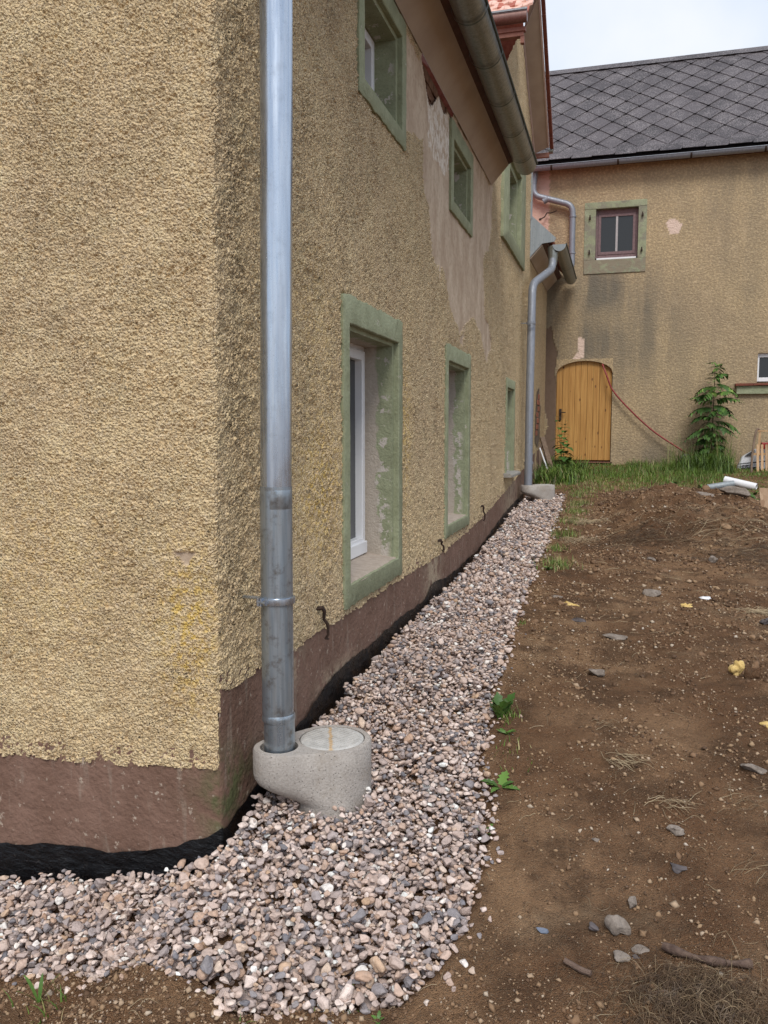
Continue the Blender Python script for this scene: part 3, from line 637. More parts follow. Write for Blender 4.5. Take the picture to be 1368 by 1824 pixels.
# dormer standing above the eaves, its tiles and brown gutter facing the camera
dorm = empty('dormer', (-.6, 7.0, 5.4), 'small dormer with pale red tiles, brown gutter and red timber posts above the eaves', 'dormer')
for r_ in range(9):
    for c_ in range(7):
        x1 = .145 + .012 * r_ - c_ * .19 - (.095 if r_ % 2 else 0); x0 = x1 - .188
        y = 6.93 + r_ * .10; z = 5.655 + r_ * .085
        t_ = MB(); n = 6; vs = []
        for (yy, zz, th) in ((y, z, 0), (y + .13, z + .108, 0)):
            for k_ in range(n + 1):
                u = k_ / n; cz = .012 * math.cos(2 * math.pi * u); vs.append((x0 + (x1 - x0) * u, yy, zz + cz))
        nn = n + 1; fs = [(k_, k_ + 1, nn + k_ + 1, nn + k_) for k_ in range(n)]
        lo = [(v[0], v[1] + .006, v[2] - .022) for v in vs]
        t_.add(vs + lo, fs + [(2 * nn + k_ + 1, 2 * nn + k_, 3 * nn + k_, 3 * nn + k_ + 1) for k_ in range(n)] + [(k_ + 1, k_, 2 * nn + k_, 2 * nn + k_ + 1) for k_ in range(n)] + [(n, 3 * nn - 1, 4 * nn - 1, 2 * nn - 1)])
        t_.build('roof_tile', 'tile_pale' if (r_ + c_ * 3) % 5 else 'tile', dorm, smooth=True)
m_ = MB().tube([(-1.2, 6.90, 5.60), (.14, 6.90, 5.60)], .062, 16, cap=True); m_.build('gutter_trough', 'brown_gut', dorm, smooth=True)
MB().box((-1.2, 6.832, 5.640), (.146, 6.850, 5.658)).build('gutter_bead', 'flash', dorm)
MB().box((-1.2, 6.95, 5.43), (.10, 7.02, 5.475)).build('wall_plate', 'redbeam', dorm)
MB().box((-1.2, 6.935, 5.475), (.12, 7.0, 5.515)).build('fascia', 'redbeam', dorm)
MB().box((-.235, 6.95, 4.6), (-.195, 7.0, 5.43)).build('post', 'redbeam', dorm)
MB().box((.065, 6.955, 5.36), (.105, 7.01, 5.43)).build('post', 'redbeam', dorm)

dorm.scale = (.902,) * 3; dorm.location = Vector((1.2, -2.31, 1.25)).lerp(Vector((-.6, 7.0, 5.4)), .902)

# ------------------------------------------------------------------ downpipes
def pipe(name, label, pts, r, mat, collars=(), clamps=(), group=None, n=28):
    root = empty(name, pts[-1] if pts[-1][2] < pts[0][2] else pts[0], label, 'downpipe', group)
    m_ = MB().tube(pts, r, n, cap=False); m_.build('pipe', mat, root, smooth=True)
    return root
def arc_pts(p0, p1, p2, rad, n=7):
    p0, p1, p2 = Vector(p0), Vector(p1), Vector(p2); a_ = (p0 - p1).normalized(); c_ = (p2 - p1).normalized()
    s_, e_ = p1 + a_ * rad, p1 + c_ * rad
    return [(s_.lerp(p1, t)).lerp(p1.lerp(e_, t), t) for t in [i / n for i in range(n + 1)]]
PX, PY = .126, .18
dp = empty('downpipe', (PX, PY, .19), 'tall shiny zinc downpipe at the near house corner standing in a concrete gully', 'downpipe')
MB().tube([(PX, PY, 1.04), (PX + .017, PY, 2.2), (PX + .030, PY, 3.52), (PX + .06, PY, 3.62), (PX + .17, PY, 3.70)], .0505, 40, cap=False).build('upper_pipe', 'zinc', dp, smooth=True)
MB().tube([(PX - .002, PY, .30), (PX, PY, 1.075)], .0525, 40, cap=False).build('lower_pipe', 'zinc_old', dp, smooth=True)
MB().lathe([(.0505, .0), (.0525, .004), (.0525, .065), (.051, .072)], (PX, PY, 1.0), 40).build('sleeve', 'zinc_old', dp, smooth=True)
MB().lathe([(.052, 0), (.0545, .003), (.0555, .012), (.0545, .022), (.052, .028)], (PX, PY, .292), 40).build('collar', 'zinc_old', dp, smooth=True)
MB().lathe([(.049, 0), (.0515, .004), (.0515, .16)], (PX + .002, PY, .145), 40).build('standpipe', 'zinc_old', dp, smooth=True)
cl = MB().lathe([(.0525, 0), (.0585, .002), (.0595, .012), (.0585, .022), (.0525, .024)], (PX, PY, .69), 40).build('pipe_clamp', 'zinc', dp, smooth=True)
MB().box((PX - .045, PY - .062, .689), (PX - .038, PY - .040, .715)).box((PX - .034, PY - .064, .689), (PX - .028, PY - .042, .715)).build('lug', 'zinc', cl)
MB().tube([(PX - .048, PY - .056, .702), (PX - .012, PY - .066, .702)], .0045, 10).tube([(PX - .018, PY - .066, .702), (PX - .010, PY - .068, .702)], .009, 12).build('screw', 'zinc', cl, smooth=True)
MB().tube([(PX - .055, PY, .703), (-.01, PY + .01, .703)], .006, 10).build('wall_pin', 'zinc', cl, smooth=True)

# swan-neck downpipe at the far corner
B = Vector((.12, 7.95, .59))
pts = [Vector((.30, 8.93, 3.62)), Vector((.30, 8.93, 3.50))]
pts = [Vector((.29, 8.94, 3.60))] + arc_pts((.29, 8.94, 3.60), (.285, 8.90, 3.36), (.11, 8.20, 3.10), .10) + arc_pts((.285, 8.90, 3.36), (.115, 8.12, 3.05), (.12, 8.0, 2.6), .13) + [Vector((.12, 7.97, 1.8)), B]
d2 = empty('downpipe', B, 'grey downpipe with a swan neck at the far end of the farmhouse', 'downpipe')
MB().tube(pts, .049, 20, cap=False).build('pipe', 'greypipe', d2, smooth=True)
MB().tube([(.29, 8.95, 3.645), (.29, 8.94, 3.60), (.288, 8.93, 3.42)], [.075, .07, .052], 20, cap=False).build('outlet_funnel', 'gutter', d2, smooth=True)
for z_ in (2.55, .86): MB().lathe([(.050, 0), (.057, .002), (.057, .03), (.050, .032)], (.12, 7.975, z_), 24).build('pipe_clamp', 'greypipe', d2, smooth=True)
for z_ in (.98, .75): MB().lathe([(.049, 0), (.053, .002), (.053, .012), (.049, .014)], (.12, 7.965, z_), 24).build('collar', 'greypipe', d2, smooth=True)
MB().tube([(.12, 7.975, 2.565), (-.01, 7.99, 2.565)], .006, 8).build('wall_pin', 'zinc', d2)

# concrete gullies
def gully(c1, c2, r1, r2, z0, z1, label, lid_mat='greyslab'):
    root = empty('concrete_gully', (c2[0], c2[1], z0), label, 'gully', 'concrete rainwater gullies')
    c1 = np.array(c1); c2 = np.array(c2); n = 96
    # outline of two blended discs
    def outline(rr1, rr2, cc1, blend=.13):
        mid = (cc1 * .45 + c2 * .55); out_ = []
        for k_ in range(n):
            t = 2 * math.pi * k_ / n; d = np.array([math.cos(t), math.sin(t)]); lo, hi = 0., .5
            for _ in range(22):
                m2 = (lo + hi) / 2; p_ = mid + d * m2; a_ = np.linalg.norm(p_ - cc1) - rr1; b_ = np.linalg.norm(p_ - c2) - rr2
                h = max(blend - abs(a_ - b_), 0) / blend; v_ = min(a_, b_) - h * h * blend * .25
                if v_ < 0: lo = m2
                else: hi = m2
            out_.append(mid + d * lo)
        return out_
    prof = [(0, -.06), (.0, .008), (.12, .014), (.35, .028), (.60, .046), (.82, .068), (.94, .088), (.99, .108), (1, .125), (1, 1.0)]
    H = z1 - z0; vs = []; fs = []
    rows = []
    for (g, zz) in prof[:-1]:
        rr1 = max(.005, r1 * (g if g > 0 else .02)); cc = c2 + (c1 - c2) * (min(1, g ** .7) if g > 0 else .05)
        rows.append((outline(rr1 if g > 0 else .01, r2, cc), z0 + zz * H / .205))
    rows[0] = (rows[0][0], z0 - .08)
    rows.append((outline(r1, r2, c1), z1 - .008)); rows.append((outline(r1 - .004, r2 - .004, c1), z1))
    for o_, z_ in rows: vs += [(q[0], q[1], z_ + .0012 * (vnoise(q[0] * 90, q[1] * 90) - .5)) for q in o_]
    for i in range(len(rows) - 1):
        for k_ in range(n): fs.append((i * n + k_, i * n + (k_ + 1) % n, (i + 1) * n + (k_ + 1) % n, (i + 1) * n + k_))
    b0 = (len(rows) - 1) * n; ri1, ri2 = r1 - .024, r2 - .022
    # top face: triangulated ring with two holes, made as a bmesh fill
    import bmesh
    bm = bmesh.new(); vv = [bm.verts.new(q) for q in vs]; bm.verts.ensure_lookup_table()
    for f in fs: bm.faces.new([vv[i] for i in f])
    loop = [vv[b0 + k_] for k_ in range(n)]
    ed_ = [bm.edges.get((loop[k_], loop[(k_ + 1) % n])) for k_ in range(n)]
    for cc, ri, dep in ((c1, ri1, .10), (c2, ri2, .014)):
        m2 = 40; ru = [bm.verts.new((cc[0] + ri * math.cos(2 * math.pi * k_ / m2), cc[1] + ri * math.sin(2 * math.pi * k_ / m2), z1 + .0005)) for k_ in range(m2)]
        rl = [bm.verts.new((q.co.x, q.co.y, z1 - dep)) for q in ru]
        for k_ in range(m2):
            ed_.append(bm.edges.new((ru[k_], ru[(k_ + 1) % m2]))); bm.faces.new((ru[(k_ + 1) % m2], ru[k_], rl[k_], rl[(k_ + 1) % m2]))
        bm.faces.new(rl)
    bmesh.ops.triangle_fill(bm, use_beauty=True, use_dissolve=False, edges=ed_)
    bmesh.ops.recalc_face_normals(bm, faces=bm.faces)
    me = bpy.data.meshes.new('basin'); bm.to_mesh(me); bm.free()
    o = link('basin', me, MAT['conc'], root, True)
    try: me.set_sharp_from_angle(angle=math.radians(38))
    except Exception: pass
    lid = MB().lathe([(0.0001, -.004), (ri2 - .004, -.004), (ri2 - .004, .004), (ri2 - .008, .0065), (.0075, .0065), (.0065, .001), (.0001, .001)], (c2[0], c2[1], z1 - .006), 48)
    lo = lid.build('lid', lid_mat, root, smooth=True)
    rb = MB(); k_ = 0
    dx = Vector((math.cos(-.35), math.sin(-.35), 0)); dy = Vector((-dx.y, dx.x, 0)); R_ = ri2 - .016
    for i in range(-7, 8):
        o_ = i * .0135; h = math.sqrt(max(0, R_ * R_ - o_ * o_))
        if h < .02: continue
        a_ = Vector((c2[0], c2[1], z1 + .001)) + dy * o_; rb.bar(a_ - dx * h, a_ + dx * h, .007, .003)
    rb.build('lid_ribs', lid_mat, lo)
    return root
def m_lid():
    s = T('lid_grey'); o = s.xyz(); c = s.mix(s.ramp(s.noise(25, 4), .3, .7), (.40, .385, .36), (.52, .50, .47))
    t = s.math('ADD', s.math('MULTIPLY', s.math('SUBTRACT', o[0], .262), .95), s.math('MULTIPLY', s.math('SUBTRACT', o[1], .31), .35))
    t = s.math('ABSOLUTE', s.math('ADD', t, s.math('MULTIPLY', s.math('SUBTRACT', s.noise(30, 3), .5), .02)))
    c = s.mix(s.ramp(t, .002, .009, .75, 0), c, (.50, .32, .14)); s.bump(s.noise(120, 3), .002); return s.fin(c, .85)
MAT['lid'] = m_lid()
gully((.124, .185), (.27, .305), .088, .135, -.005, .20, 'grey concrete rain gully with round ribbed lid under the near downpipe', 'lid')
gully((.12, 7.95), (.30, 8.08), .088, .135, .43, .605, 'grey concrete rain gully holding the swan-neck downpipe at the far end of the gravel', 'lid')

# shutter holders of wrought iron
def hook(y, z, label, s=1., c=1.):
    m_ = MB().tube([(-.01, y - .01, z), (.02, y, z + .004), (.026, y + .004, z - .012 * s), (.022, y + .008, z - .045 * s), (.034, y + .022, z - .07 * s), (.034, y + .026, z - .115 * s), (.024, y + .024, z - .132 * s), (.028, y + .045, z - .138 * s)], [.007, .011, .009, .007, .0075, .006, .006, .004], 8)
    tag(m_.build('shutter_holder', 'iron', None, smooth=True), label, 'iron hook', 'iron shutter holders on the wall')
hook(.90, .515, 'black iron shutter hook on the wall between the near downpipe and the first window')
hook(5.10, .585, 'small rusty iron shutter hook on the wall beyond the second window')
hook(3.28, .50, 'thin iron hook and wire on the wall just before the second window', .55)

# ------------------------------------------------------------------ outbuilding across the end
OB = empty('outbuilding', (2, 14, .7), 'ochre outbuilding with diamond slate roof and arched pine door closing the yard', 'outbuilding')
FY = 11.5
fx = axis([(-3.2, -.45, .25), (-.45, .73, .02), (.73, 1.37, .02), (1.37, 3.13, .02), (3.13, 3.9, .04), (3.9, 9, .3)])
fz = axis([(.3, .76, .05), (.76, 2.42, .02), (2.42, 3.95, .03), (3.95, 4.75, .025), (4.75, 5.6, .03)])
XX, ZF = np.meshgrid(fx, fz)
xc, zcf = (XX[:-1, :-1] + XX[1:, 1:]) / 2, (ZF[:-1, :-1] + ZF[1:, 1:]) / 2
DX0, DX1 = .17, 1.05
def arch(x): u = (np.asarray(x) - .61) / .44; return 2.19 + .20 * np.sqrt(np.clip(1 - u * u, 0, 1))
door_m = (xc > DX0) & (xc < DX1) & (zcf > .75) & (zcf < 2.42)
keep = ~door_m & ~((xc > .66) & (xc < 1.43) & (zcf > 3.90) & (zcf < 4.79)) & ~((xc > 3.16) & (xc < 4.0) & (zcf > 2.0) & (zcf < 2.45))
jx = XX + .12 * (fbm(XX, ZF, 4, 4, 3) - .5); jz = ZF + .12 * (fbm(XX, ZF, 4, 4, 7) - .5)
peel = inpoly(jx, jz, [(-.08, 2.9), (.10, 2.95), (.16, 2.42), (.2, .6), (-.1, .6), (.03, 1.34), (-.02, 1.89)]).astype(float)
saw = (np.abs(((ZF * 9) % 1) - .5) * .03)
pink = ((XX > -.5) & (XX < .0 + saw) & (ZF > 4.4)).astype(float)
white = (inpoly(jx, jz, [(1.79, 4.45), (1.88, 4.52), (1.96, 4.49), (2.05, 4.43), (2.0, 4.32), (1.84, 4.31)]) | inpoly(jx, jz, [(.50, 2.78), (.62, 2.72), (.62, 2.45), (.41, 2.40), (.52, 2.55)])).astype(float)
g_ = lambda cx, cz, rx, rz, a_=1.: a_ * np.exp(-((XX - cx) / rx) ** 2 - ((ZF - cz) / rz) ** 2)
dark = np.clip(g_(1.0, 3.45, .55, .35, .8) + g_(.1, 3.3, .5, .8, .75) + g_(1.4, 2.5, 1.0, .5, .32) + g_(1.7, .85, 1.5, .25, .55) + g_(1.65, 3.0, .35, .7, .3) + g_(.1, 2.3, .3, .6, .4) + .20 + g_(3.0, 4.9, 1.0, .5, .35) + g_(.61, 2.75, .6, .3, .45) + g_(2.6, 1.4, .7, .6, .3) + .45 * np.clip(fbm(XX, ZF, 1.3, 4, 19) - .48, 0, 1) * 2, 0, 1)
idx = np.arange(XX.size).reshape(XX.shape); Ff = np.stack([idx[:-1, :-1], idx[:-1, 1:], idx[1:, 1:], idx[1:, :-1]], -1)[keep]
V_ = np.stack([XX, FY + 0 * XX, ZF], -1).reshape(-1, 3)
ax_ = np.linspace(DX0, DX1, 41); ax_[0], ax_[-1] = DX0, DX1
b0 = len(V_); av = []; af = []
colx = fx[(fx >= DX0 - .001) & (fx <= DX1 + .001)]
for i, x in enumerate(colx): av += [(x, FY, float(arch(np.clip(x, DX0, DX1))) if DX0 <= x <= DX1 else 2.19), (x, FY, 2.42)]
wallv = np.concatenate([V_, np.array(av)])
for i in range(len(colx) - 1): af.append((b0 + 2 * i, b0 + 2 * i + 2, b0 + 2 * i + 3, b0 + 2 * i + 1))
Fall = np.concatenate([Ff, np.array(af)]); pad = lambda a_, v=0.: np.concatenate([a_.ravel(), np.full(len(av), v)])
link('wall', np_mesh('wall', wallv, Fall, dict(peel=pad(peel), white=pad(white), dark=pad(dark, .15), yellow=pad(pink))), MAT['far'], OB, True)
MB().box((-3.2, 11.8, .3), (9, 15.6, 5.4)).build('inner_wall', 'dark', OB)
# door with arched head
dr = MB(); nb = 9; bw = (1.045 - .175) / nb
door = empty  # boards are parts of the outbuilding's door
back = MB(); pp = [(.15, FY + .10, .6)] + [(.15, FY + .10, 2.2)] + [(x, FY + .10, float(arch(x)) + .03) for x in np.linspace(.17, 1.05, 16)] + [(1.07, FY + .10, 2.2), (1.07, FY + .10, .6)]
back.prism(pp, (0, .03, 0)); dob = back.build('door', 'redwood', OB)
for i in range(nb):
    x0 = .175 + i * bw; x1 = x0 + bw - .003; z0 = .80
    xs_ = [x0 + (x1 - x0) * t for t in (0, .33, .66, 1)]
    m_ = MB(); m_.prism([(x0, FY + .055, z0), (x1, FY + .055, z0)] + [(x, FY + .055, float(arch(x)) + .01) for x in xs_[::-1]], (0, .04, 0)); m_.build('board', 'pine', dob, bevel=.004)
MB().box((.225, FY + .03, 1.45), (.262, FY + .054, 1.63)).tube([(.243, FY + .04, 1.57), (.243, FY + .005, 1.57), (.33, FY + .003, 1.57)], .008, 8).build('handle', 'iron', dob)
MB().box((.17, FY + .0, .70), (1.07, FY + .13, .775)).build('threshold', 'redbeam', OB)
MB().box((.42, FY - .16, .64), (.86, FY - .02, .70)).build('doorstep', 'greyslab', OB)
rv = MB(); xs_ = np.linspace(DX0 - .02, DX1 + .02, 20)
for a_, b_ in zip(xs_[:-1], xs_[1:]):
    za, zb = [float(arch(np.clip(v, DX0, DX1))) for v in (a_, b_)]; rv.add([(a_, FY, za), (b_, FY, zb), (b_, FY + .13, zb), (a_, FY + .13, za)], [(0, 1, 2, 3)])
rv.box((DX0 - .03, FY + .001, .6), (DX0 - .0, FY + .13, 2.21)); rv.box((DX1, FY + .001, .6), (DX1 + .03, FY + .13, 2.21)); rv.build('door_reveal', 'far', OB)
# upper window: slabs of green painted sandstone
ws = empty  # noqa
fr = MB(); q = (.56, 1.50, 3.74, 4.84); i_ = (.735, 1.375, 3.955, 4.735)
lint = MB().box((q[0], FY - .012, i_[3]), (q[1], FY + .16, q[3])).build('window_surround', 'fgreen', OB, bevel=.008)
MB().box((q[0], FY - .011, i_[2]), (i_[0], FY + .16, i_[3] - .001)).build('jamb', 'fgreen', lint, bevel=.006)
MB().box((i_[1], FY - .011, i_[2]), (q[1], FY + .16, i_[3] - .001)).build('jamb', 'fgreen', lint, bevel=.006)
MB().box((q[0], FY - .016, q[2]), (q[1], FY + .16, i_[2] - .001)).build('window_sill', 'fgreen', lint, bevel=.008)
f_ = MB(); x0, x1, z0, z1 = i_; y_ = FY + .07
f_.box((x0, y_, z0 + .04), (x0 + .035, y_ + .05, z1)); f_.box((x1 - .035, y_, z0 + .04), (x1, y_ + .05, z1)); f_.box((x0 + .035, y_, z1 - .07), (x1 - .035, y_ + .05, z1)); f_.box((x0 + .035, y_, z0 + .04), (x1 - .035, y_ + .05, z0 + .085))
f_.build('window_frame', 'mauve', lint, bevel=.004)
f_ = MB(); a0, a1, c0, c1 = x0 + .037, x1 - .037, z0 + .087, z1 - .072
f_.box((a0, y_ - .008, c0), (a0 + .042, y_ + .03, c1)); f_.box((a1 - .042, y_ - .008, c0), (a1, y_ + .03, c1)); f_.box((a0 + .042, y_ - .008, c1 - .04), (a1 - .042, y_ + .03, c1)); f_.box((a0 + .042, y_ - .008, c0), (a1 - .042, y_ + .03, c0 + .045))
f_.build('sash', 'mauve', lint, bevel=.003)
xm = (a0 + a1) / 2; MB().box((xm - .016, y_ - .010, c0 + .046), (xm + .016, y_ + .028, c1 - .041)).build('glazing_bar', 'greyframe', lint)
for a_, b_ in ((a0 + .04, xm - .014), (xm + .014, a1 - .04)): MB().box((a_, y_ + .010, c0 + .044), (b_, y_ + .014, c1 - .038)).build('pane', 'glass', lint)
MB().box((x0 + .02, y_ - .03, z0 + .012), (x1 - .02, y_ + .0, z0 + .036)).build('drip_rail', 'pvc', lint)
for (hx, hz) in ((.645, 4.60), (1.435, 4.60), (.645, 4.07), (1.435, 4.07)):
    MB().box((hx - .014, FY - .05, hz - .018), (hx + .014, FY - .008, hz + .012)).tube([(hx, FY - .045, hz - .01), (hx, FY - .045, hz + .04)], .009, 8).build('hinge_pin', 'iron', lint)
# small white window at the right
z0, z1 = 2.02, 2.445
f_ = MB(); f_.box((3.15, FY + .05, z0), (3.2, FY + .1, z1)).box((3.2, FY + .05, z0), (3.95, FY + .1, z0 + .06)).box((3.2, FY + .05, z1 - .06), (3.95, FY + .1, z1)).box((3.95, FY + .05, z0), (4.0, FY + .1, z1)).box((3.55, FY + .05, z0 + .06), (3.6, FY + .1, z1 - .06))
wf_ = f_.build('window_frame', 'pvc', OB, bevel=.004)
MB().box((3.2, FY + .07, z0 + .06), (3.95, FY + .076, z1 - .06)).build('pane', 'glass', wf_)
MB().box((3.13, FY + .001, z0 - .02), (3.15, FY + .11, z1 + .02)).box((3.13, FY + .001, z1), (4.02, FY + .11, z1 + .02)).build('reveal', 'far', wf_)
for k_ in range(5): MB().box((2.86 + k_ * .255, FY - .10, 1.955 + .004 * (k_ % 2)), (3.11 + k_ * .255, FY + .06, 1.99)).build('sill_tile', 'tile_dark', wf_)
MB().box((2.88, FY - .06, 1.83), (4.1, FY + .05, 1.953)).build('sill_stone', 'green', OB, bevel=.006)
# roof: deck, diamond slates, eaves and ridge courses
RY, RZ = 11.28, 5.46; PT = 45; sn, cs = math.sin(math.radians(PT)), math.cos(math.radians(PT)); RL = 3.16
def rp(x, t, up=0.): return Vector((x, RY + t * cs - up * sn, RZ + t * sn + up * cs))
roof = MB(); roof.prism([rp(-3.2, .0, -.03), rp(9, .0, -.03), rp(9, RL, -.03), rp(-3.2, RL, -.03)], (0, .04, -.04)); 
ro = roof.build('roof', 'dark', OB)
m_ = MB(); m_.prism([rp(-3.2, RL, -.02), rp(9, RL, -.02), rp(9, RL, -.02) + Vector((0, 2.3, -2.3)), rp(-3.2, RL, -.02) + Vector((0, 2.3, -2.3))], (0, -.03, -.03)); m_.build('rear_roof', 'slate', OB)
slate_me = {}
def slate_obj(poly2, x, t, up0, up1, name='slate'):
    """one slate: outline poly2 in (across, up the slope), lower tip raised"""
    m_ = MB(); th = .007; top = []; bot = []
    tmin = min(q_[1] for q_ in poly2); tmax = max(q_[1] for q_ in poly2)
    for (a_, b_) in poly2:
        u = up0 + (up1 - up0) * (b_ - tmin) / (tmax - tmin); top.append(rp(x + a_, t + b_, u + th)); bot.append(rp(x + a_, t + b_, u))
    n = len(poly2); m_.add(top + bot, [tuple(range(n)), tuple(range(n, 2 * n))[::-1]] + [(i, i + n, (i + 1) % n + n, (i + 1) % n) for i in range(n)])
    return m_.build(name, 'slate', ro)
dw, dh = .415, .445; cnt = 0
for r_ in range(0, 15):
    for c_ in range(-2, 10):
        x = c_ * dw + (dw / 2 if r_ % 2 else 0) - .1; t = -.06 + r_ * dh / 2
        if x < -.35 or x > 3.75: continue
        e_ = .93; lw = [random.uniform(-.003, .004) for _ in range(2)]
        pl_ = [(0, -.01), (dw / 2 * e_, dh / 2), (.05, dh * .97), (-.05, dh * .97), (-dw / 2 * e_, dh / 2)]
        if t + dh > RL - .02: pl_ = [(a_, min(b_, RL - .03 - t)) for a_, b_ in pl_]
        pl_ = [(a_, max(b_, .125 - t)) for a_, b_ in pl_]
        if max(q_[1] for q_ in pl_) - min(q_[1] for q_ in pl_) < .04: continue
        slate_obj(pl_, x, t, .020 + lw[0], .000, 'slate'); cnt += 1
for k_ in range(13):
    x = -.3 + k_ * .325
    slate_obj([(0, -.03), (.30, -.03), (.345, .05), (.335, .145), (0, .145)], x, .0, .026 + .011 * (k_ % 2), .024 + .011 * (k_ % 2), 'eaves_slate')
    slate_obj([(0, 0), (.33, 0), (.33, .19), (0, .19)], x, RL - .19, .032 + .003 * (k_ % 2), .02, 'ridge_slate')
f_ = MB(); f_.box((-3.2, RY + .07, 5.36), (9, RY + .10, 5.452)); f_.build('fascia', 'fasciared', OB)
MB().box((-3.2, RY + .1, 5.385), (9, FY + .3, 5.40)).build('eaves_soffit', 'redwood', OB)
gutter('rain_gutter', (-.5, RY - .0, 5.385), (5.2, RY - .0, 5.405), .062, 'greypipe', 'long grey gutter along the slate roof of the outbuilding, with iron brackets', brackets=(.55, 1.55, 2.6, 3.62, 4.6))
# offset downpipe on the outbuilding wall
YW = 11.40
def f3(x, z): return Vector((x, YW, z))
pts = [f3(-.235, 5.42)] + arc_pts(f3(-.235, 5.42), f3(-.235, 5.0), f3(.30, 4.80), .10) + arc_pts(f3(-.235, 5.0), f3(.38, 4.80), f3(.385, 4.4), .12) + arc_pts(f3(.38, 4.80), f3(.385, 3.82), f3(.24, 3.76), .09) + [f3(.24, 3.76)]
d3 = empty('downpipe', (.385, YW, 3.8), 'dull grey offset downpipe high on the outbuilding wall in the corner', 'downpipe')
MB().tube(pts, .046, 20, cap=False).build('pipe', 'greypipe', d3, smooth=True)
MB().tube([f3(-.235, 5.43), f3(-.235, 5.30), f3(-.235, 5.17)], [.062, .062, .05], 20, cap=False).build('outlet_funnel', 'greypipe', d3, smooth=True)
for z_ in (4.61, 4.05): MB().lathe([(.047, 0), (.055, .002), (.055, .026), (.047, .028)], (.385, YW, z_), 24).build('pipe_clamp', 'greypipe', d3, smooth=True)
MB().tube([f3(-.08, 4.89), f3(.0, 4.93)], .049, 20, cap=False).build('collar', 'greypipe', d3, smooth=True).scale = (1, 1, 1)
tag(MB().tube([(-.12, 11.40, 4.62), (-.06, 11.42, 4.65), (-.02, 11.44, 4.72), (.04, 11.42, 4.71), (.13, 11.40, 4.73)], .010, 8).tube([(-.135, 11.40, 4.61), (-.11, 11.41, 4.625)], .018, 8).build('pipe_bracket', 'iron', None, smooth=True),
    'loose rusty pipe bracket sticking out of the pink plaster patch', 'bracket')
# exposed bricks at the inner corner
for k_, (y, z) in enumerate([(10.05, 1.20), (10.1, 1.29), (10.2, 1.38), (10.12, 1.47), (10.3, 1.56), (10.2, 1.65), (10.32, 1.74)]):
    MB().box((-.03, y - .1, z), (.008 + .004 * (k_ % 3), y + .17 + .05 * (k_ % 2), z + .076)).build('brick', 'brick', house, bevel=.006)
MB().add([(.004, 9.9, 1.12), (.004, 10.3, 1.02), (.004, 10.62, 1.16), (.004, 10.58, 1.4), (.004, 10.72, 1.62), (.004, 10.45, 1.74), (.004, 10.4, 1.92), (.004, 10.1, 1.84), (.004, 9.95, 1.5)], [tuple(range(9))]).build('render_gap', 'mortar', house)

# hose hanging from the door head
hp = [(.89, 11.50, 2.33), (.91, 11.46, 2.27), (.97, 11.42, 2.12), (1.06, 11.42, 1.91), (1.31, 11.41, 1.62), (1.66, 11.40, 1.29), (2.0, 11.38, 1.05), (2.25, 11.33, .90), (2.52, 11.2, .80), (2.8, 11.0, .74)]
def smooth_path(P_, n=6):
    P_ = [Vector(q) for q in P_]; out_ = []
    for i in range(len(P_) - 1):
        p0, p1, p2, p3 = P_[max(i - 1, 0)], P_[i], P_[i + 1], P_[min(i + 2, len(P_) - 1)]
        for k_ in range(n):
            t = k_ / n; out_.append(.5 * ((2 * p1) + (p2 - p0) * t + (2 * p0 - 5 * p1 + 4 * p2 - p3) * t * t + (3 * p1 - p0 - 3 * p2 + p3) * t ** 3))
    return out_ + [P_[-1]]
tag(MB().tube(smooth_path(hp), .013, 10).build('hose', 'hose', None, smooth=True), 'red hose hanging from the top of the pine door down into the grass', 'hose')

# ------------------------------------------------------------------ gravel (dropped pebble by pebble on a height map)
import bmesh
def ico(sub):
    bm = bmesh.new(); bmesh.ops.create_icosphere(bm, subdivisions=sub, radius=1.); V = np.array([v.co[:] for v in bm.verts]); F = np.array([[v.index for v in f.verts] for f in bm.faces]); bm.free(); return V, F
ICO = {1: ico(1), 2: ico(2), 3: ico(3), 4: ico(4), 0: (np.array([(1, 0, 0), (0, 1, 0), (-1, 0, 0), (0, -1, 0), (0, 0, 1), (0, 0, -1)], float), np.array([(0, 1, 4), (1, 2, 4), (2, 3, 4), (3, 0, 4), (1, 0, 5), (2, 1, 5), (3, 2, 5), (0, 3, 5)]))}
def stone_shapes(sub, n, seed, amp=.22, cut=5, hlo=.50, frq=2.2):
    r_ = np.random.default_rng(seed); V, F = ICO[sub]; out_ = []
    for _ in range(n):
        W = V.copy(); 
        for _c in range(cut):                                  # facets: flatten against random planes
            d = r_.normal(size=3); d /= np.linalg.norm(d); h = r_.uniform(hlo, .88); k_ = W @ d; W = W - np.outer(np.clip(k_ - h, 0, None) * .97, d)
        for _c in range(3):
            d = r_.normal(size=3) * frq; ph = r_.uniform(0, 6); W = W * (1 + amp * .33 * np.sin(V @ d + ph))[:, None]
        out_.append(W)
    return out_, F
def rotm(yaw, tx, ty):
    cy, sy, cx_, sx, cz, sz = np.cos(ty), np.sin(ty), np.cos(tx), np.sin(tx), np.cos(yaw), np.sin(yaw)
    R = np.zeros((len(yaw), 3, 3))
    Rz = np.stack([np.stack([cz, -sz, 0 * cz], -1), np.stack([sz, cz, 0 * cz], -1), np.stack([0 * cz, 0 * cz, 1 + 0 * cz], -1)], 1)
    Rx = np.stack([np.stack([1 + 0 * cx_, 0 * cx_, 0 * cx_], -1), np.stack([0 * cx_, cx_, -sx], -1), np.stack([0 * cx_, sx, cx_], -1)], 1)
    Ry = np.stack([np.stack([cy, 0 * cy, sy], -1), np.stack([0 * cy, 1 + 0 * cy, 0 * cy], -1), np.stack([-sy, 0 * cy, cy], -1)], 1)
    return Rz @ Rx @ Ry
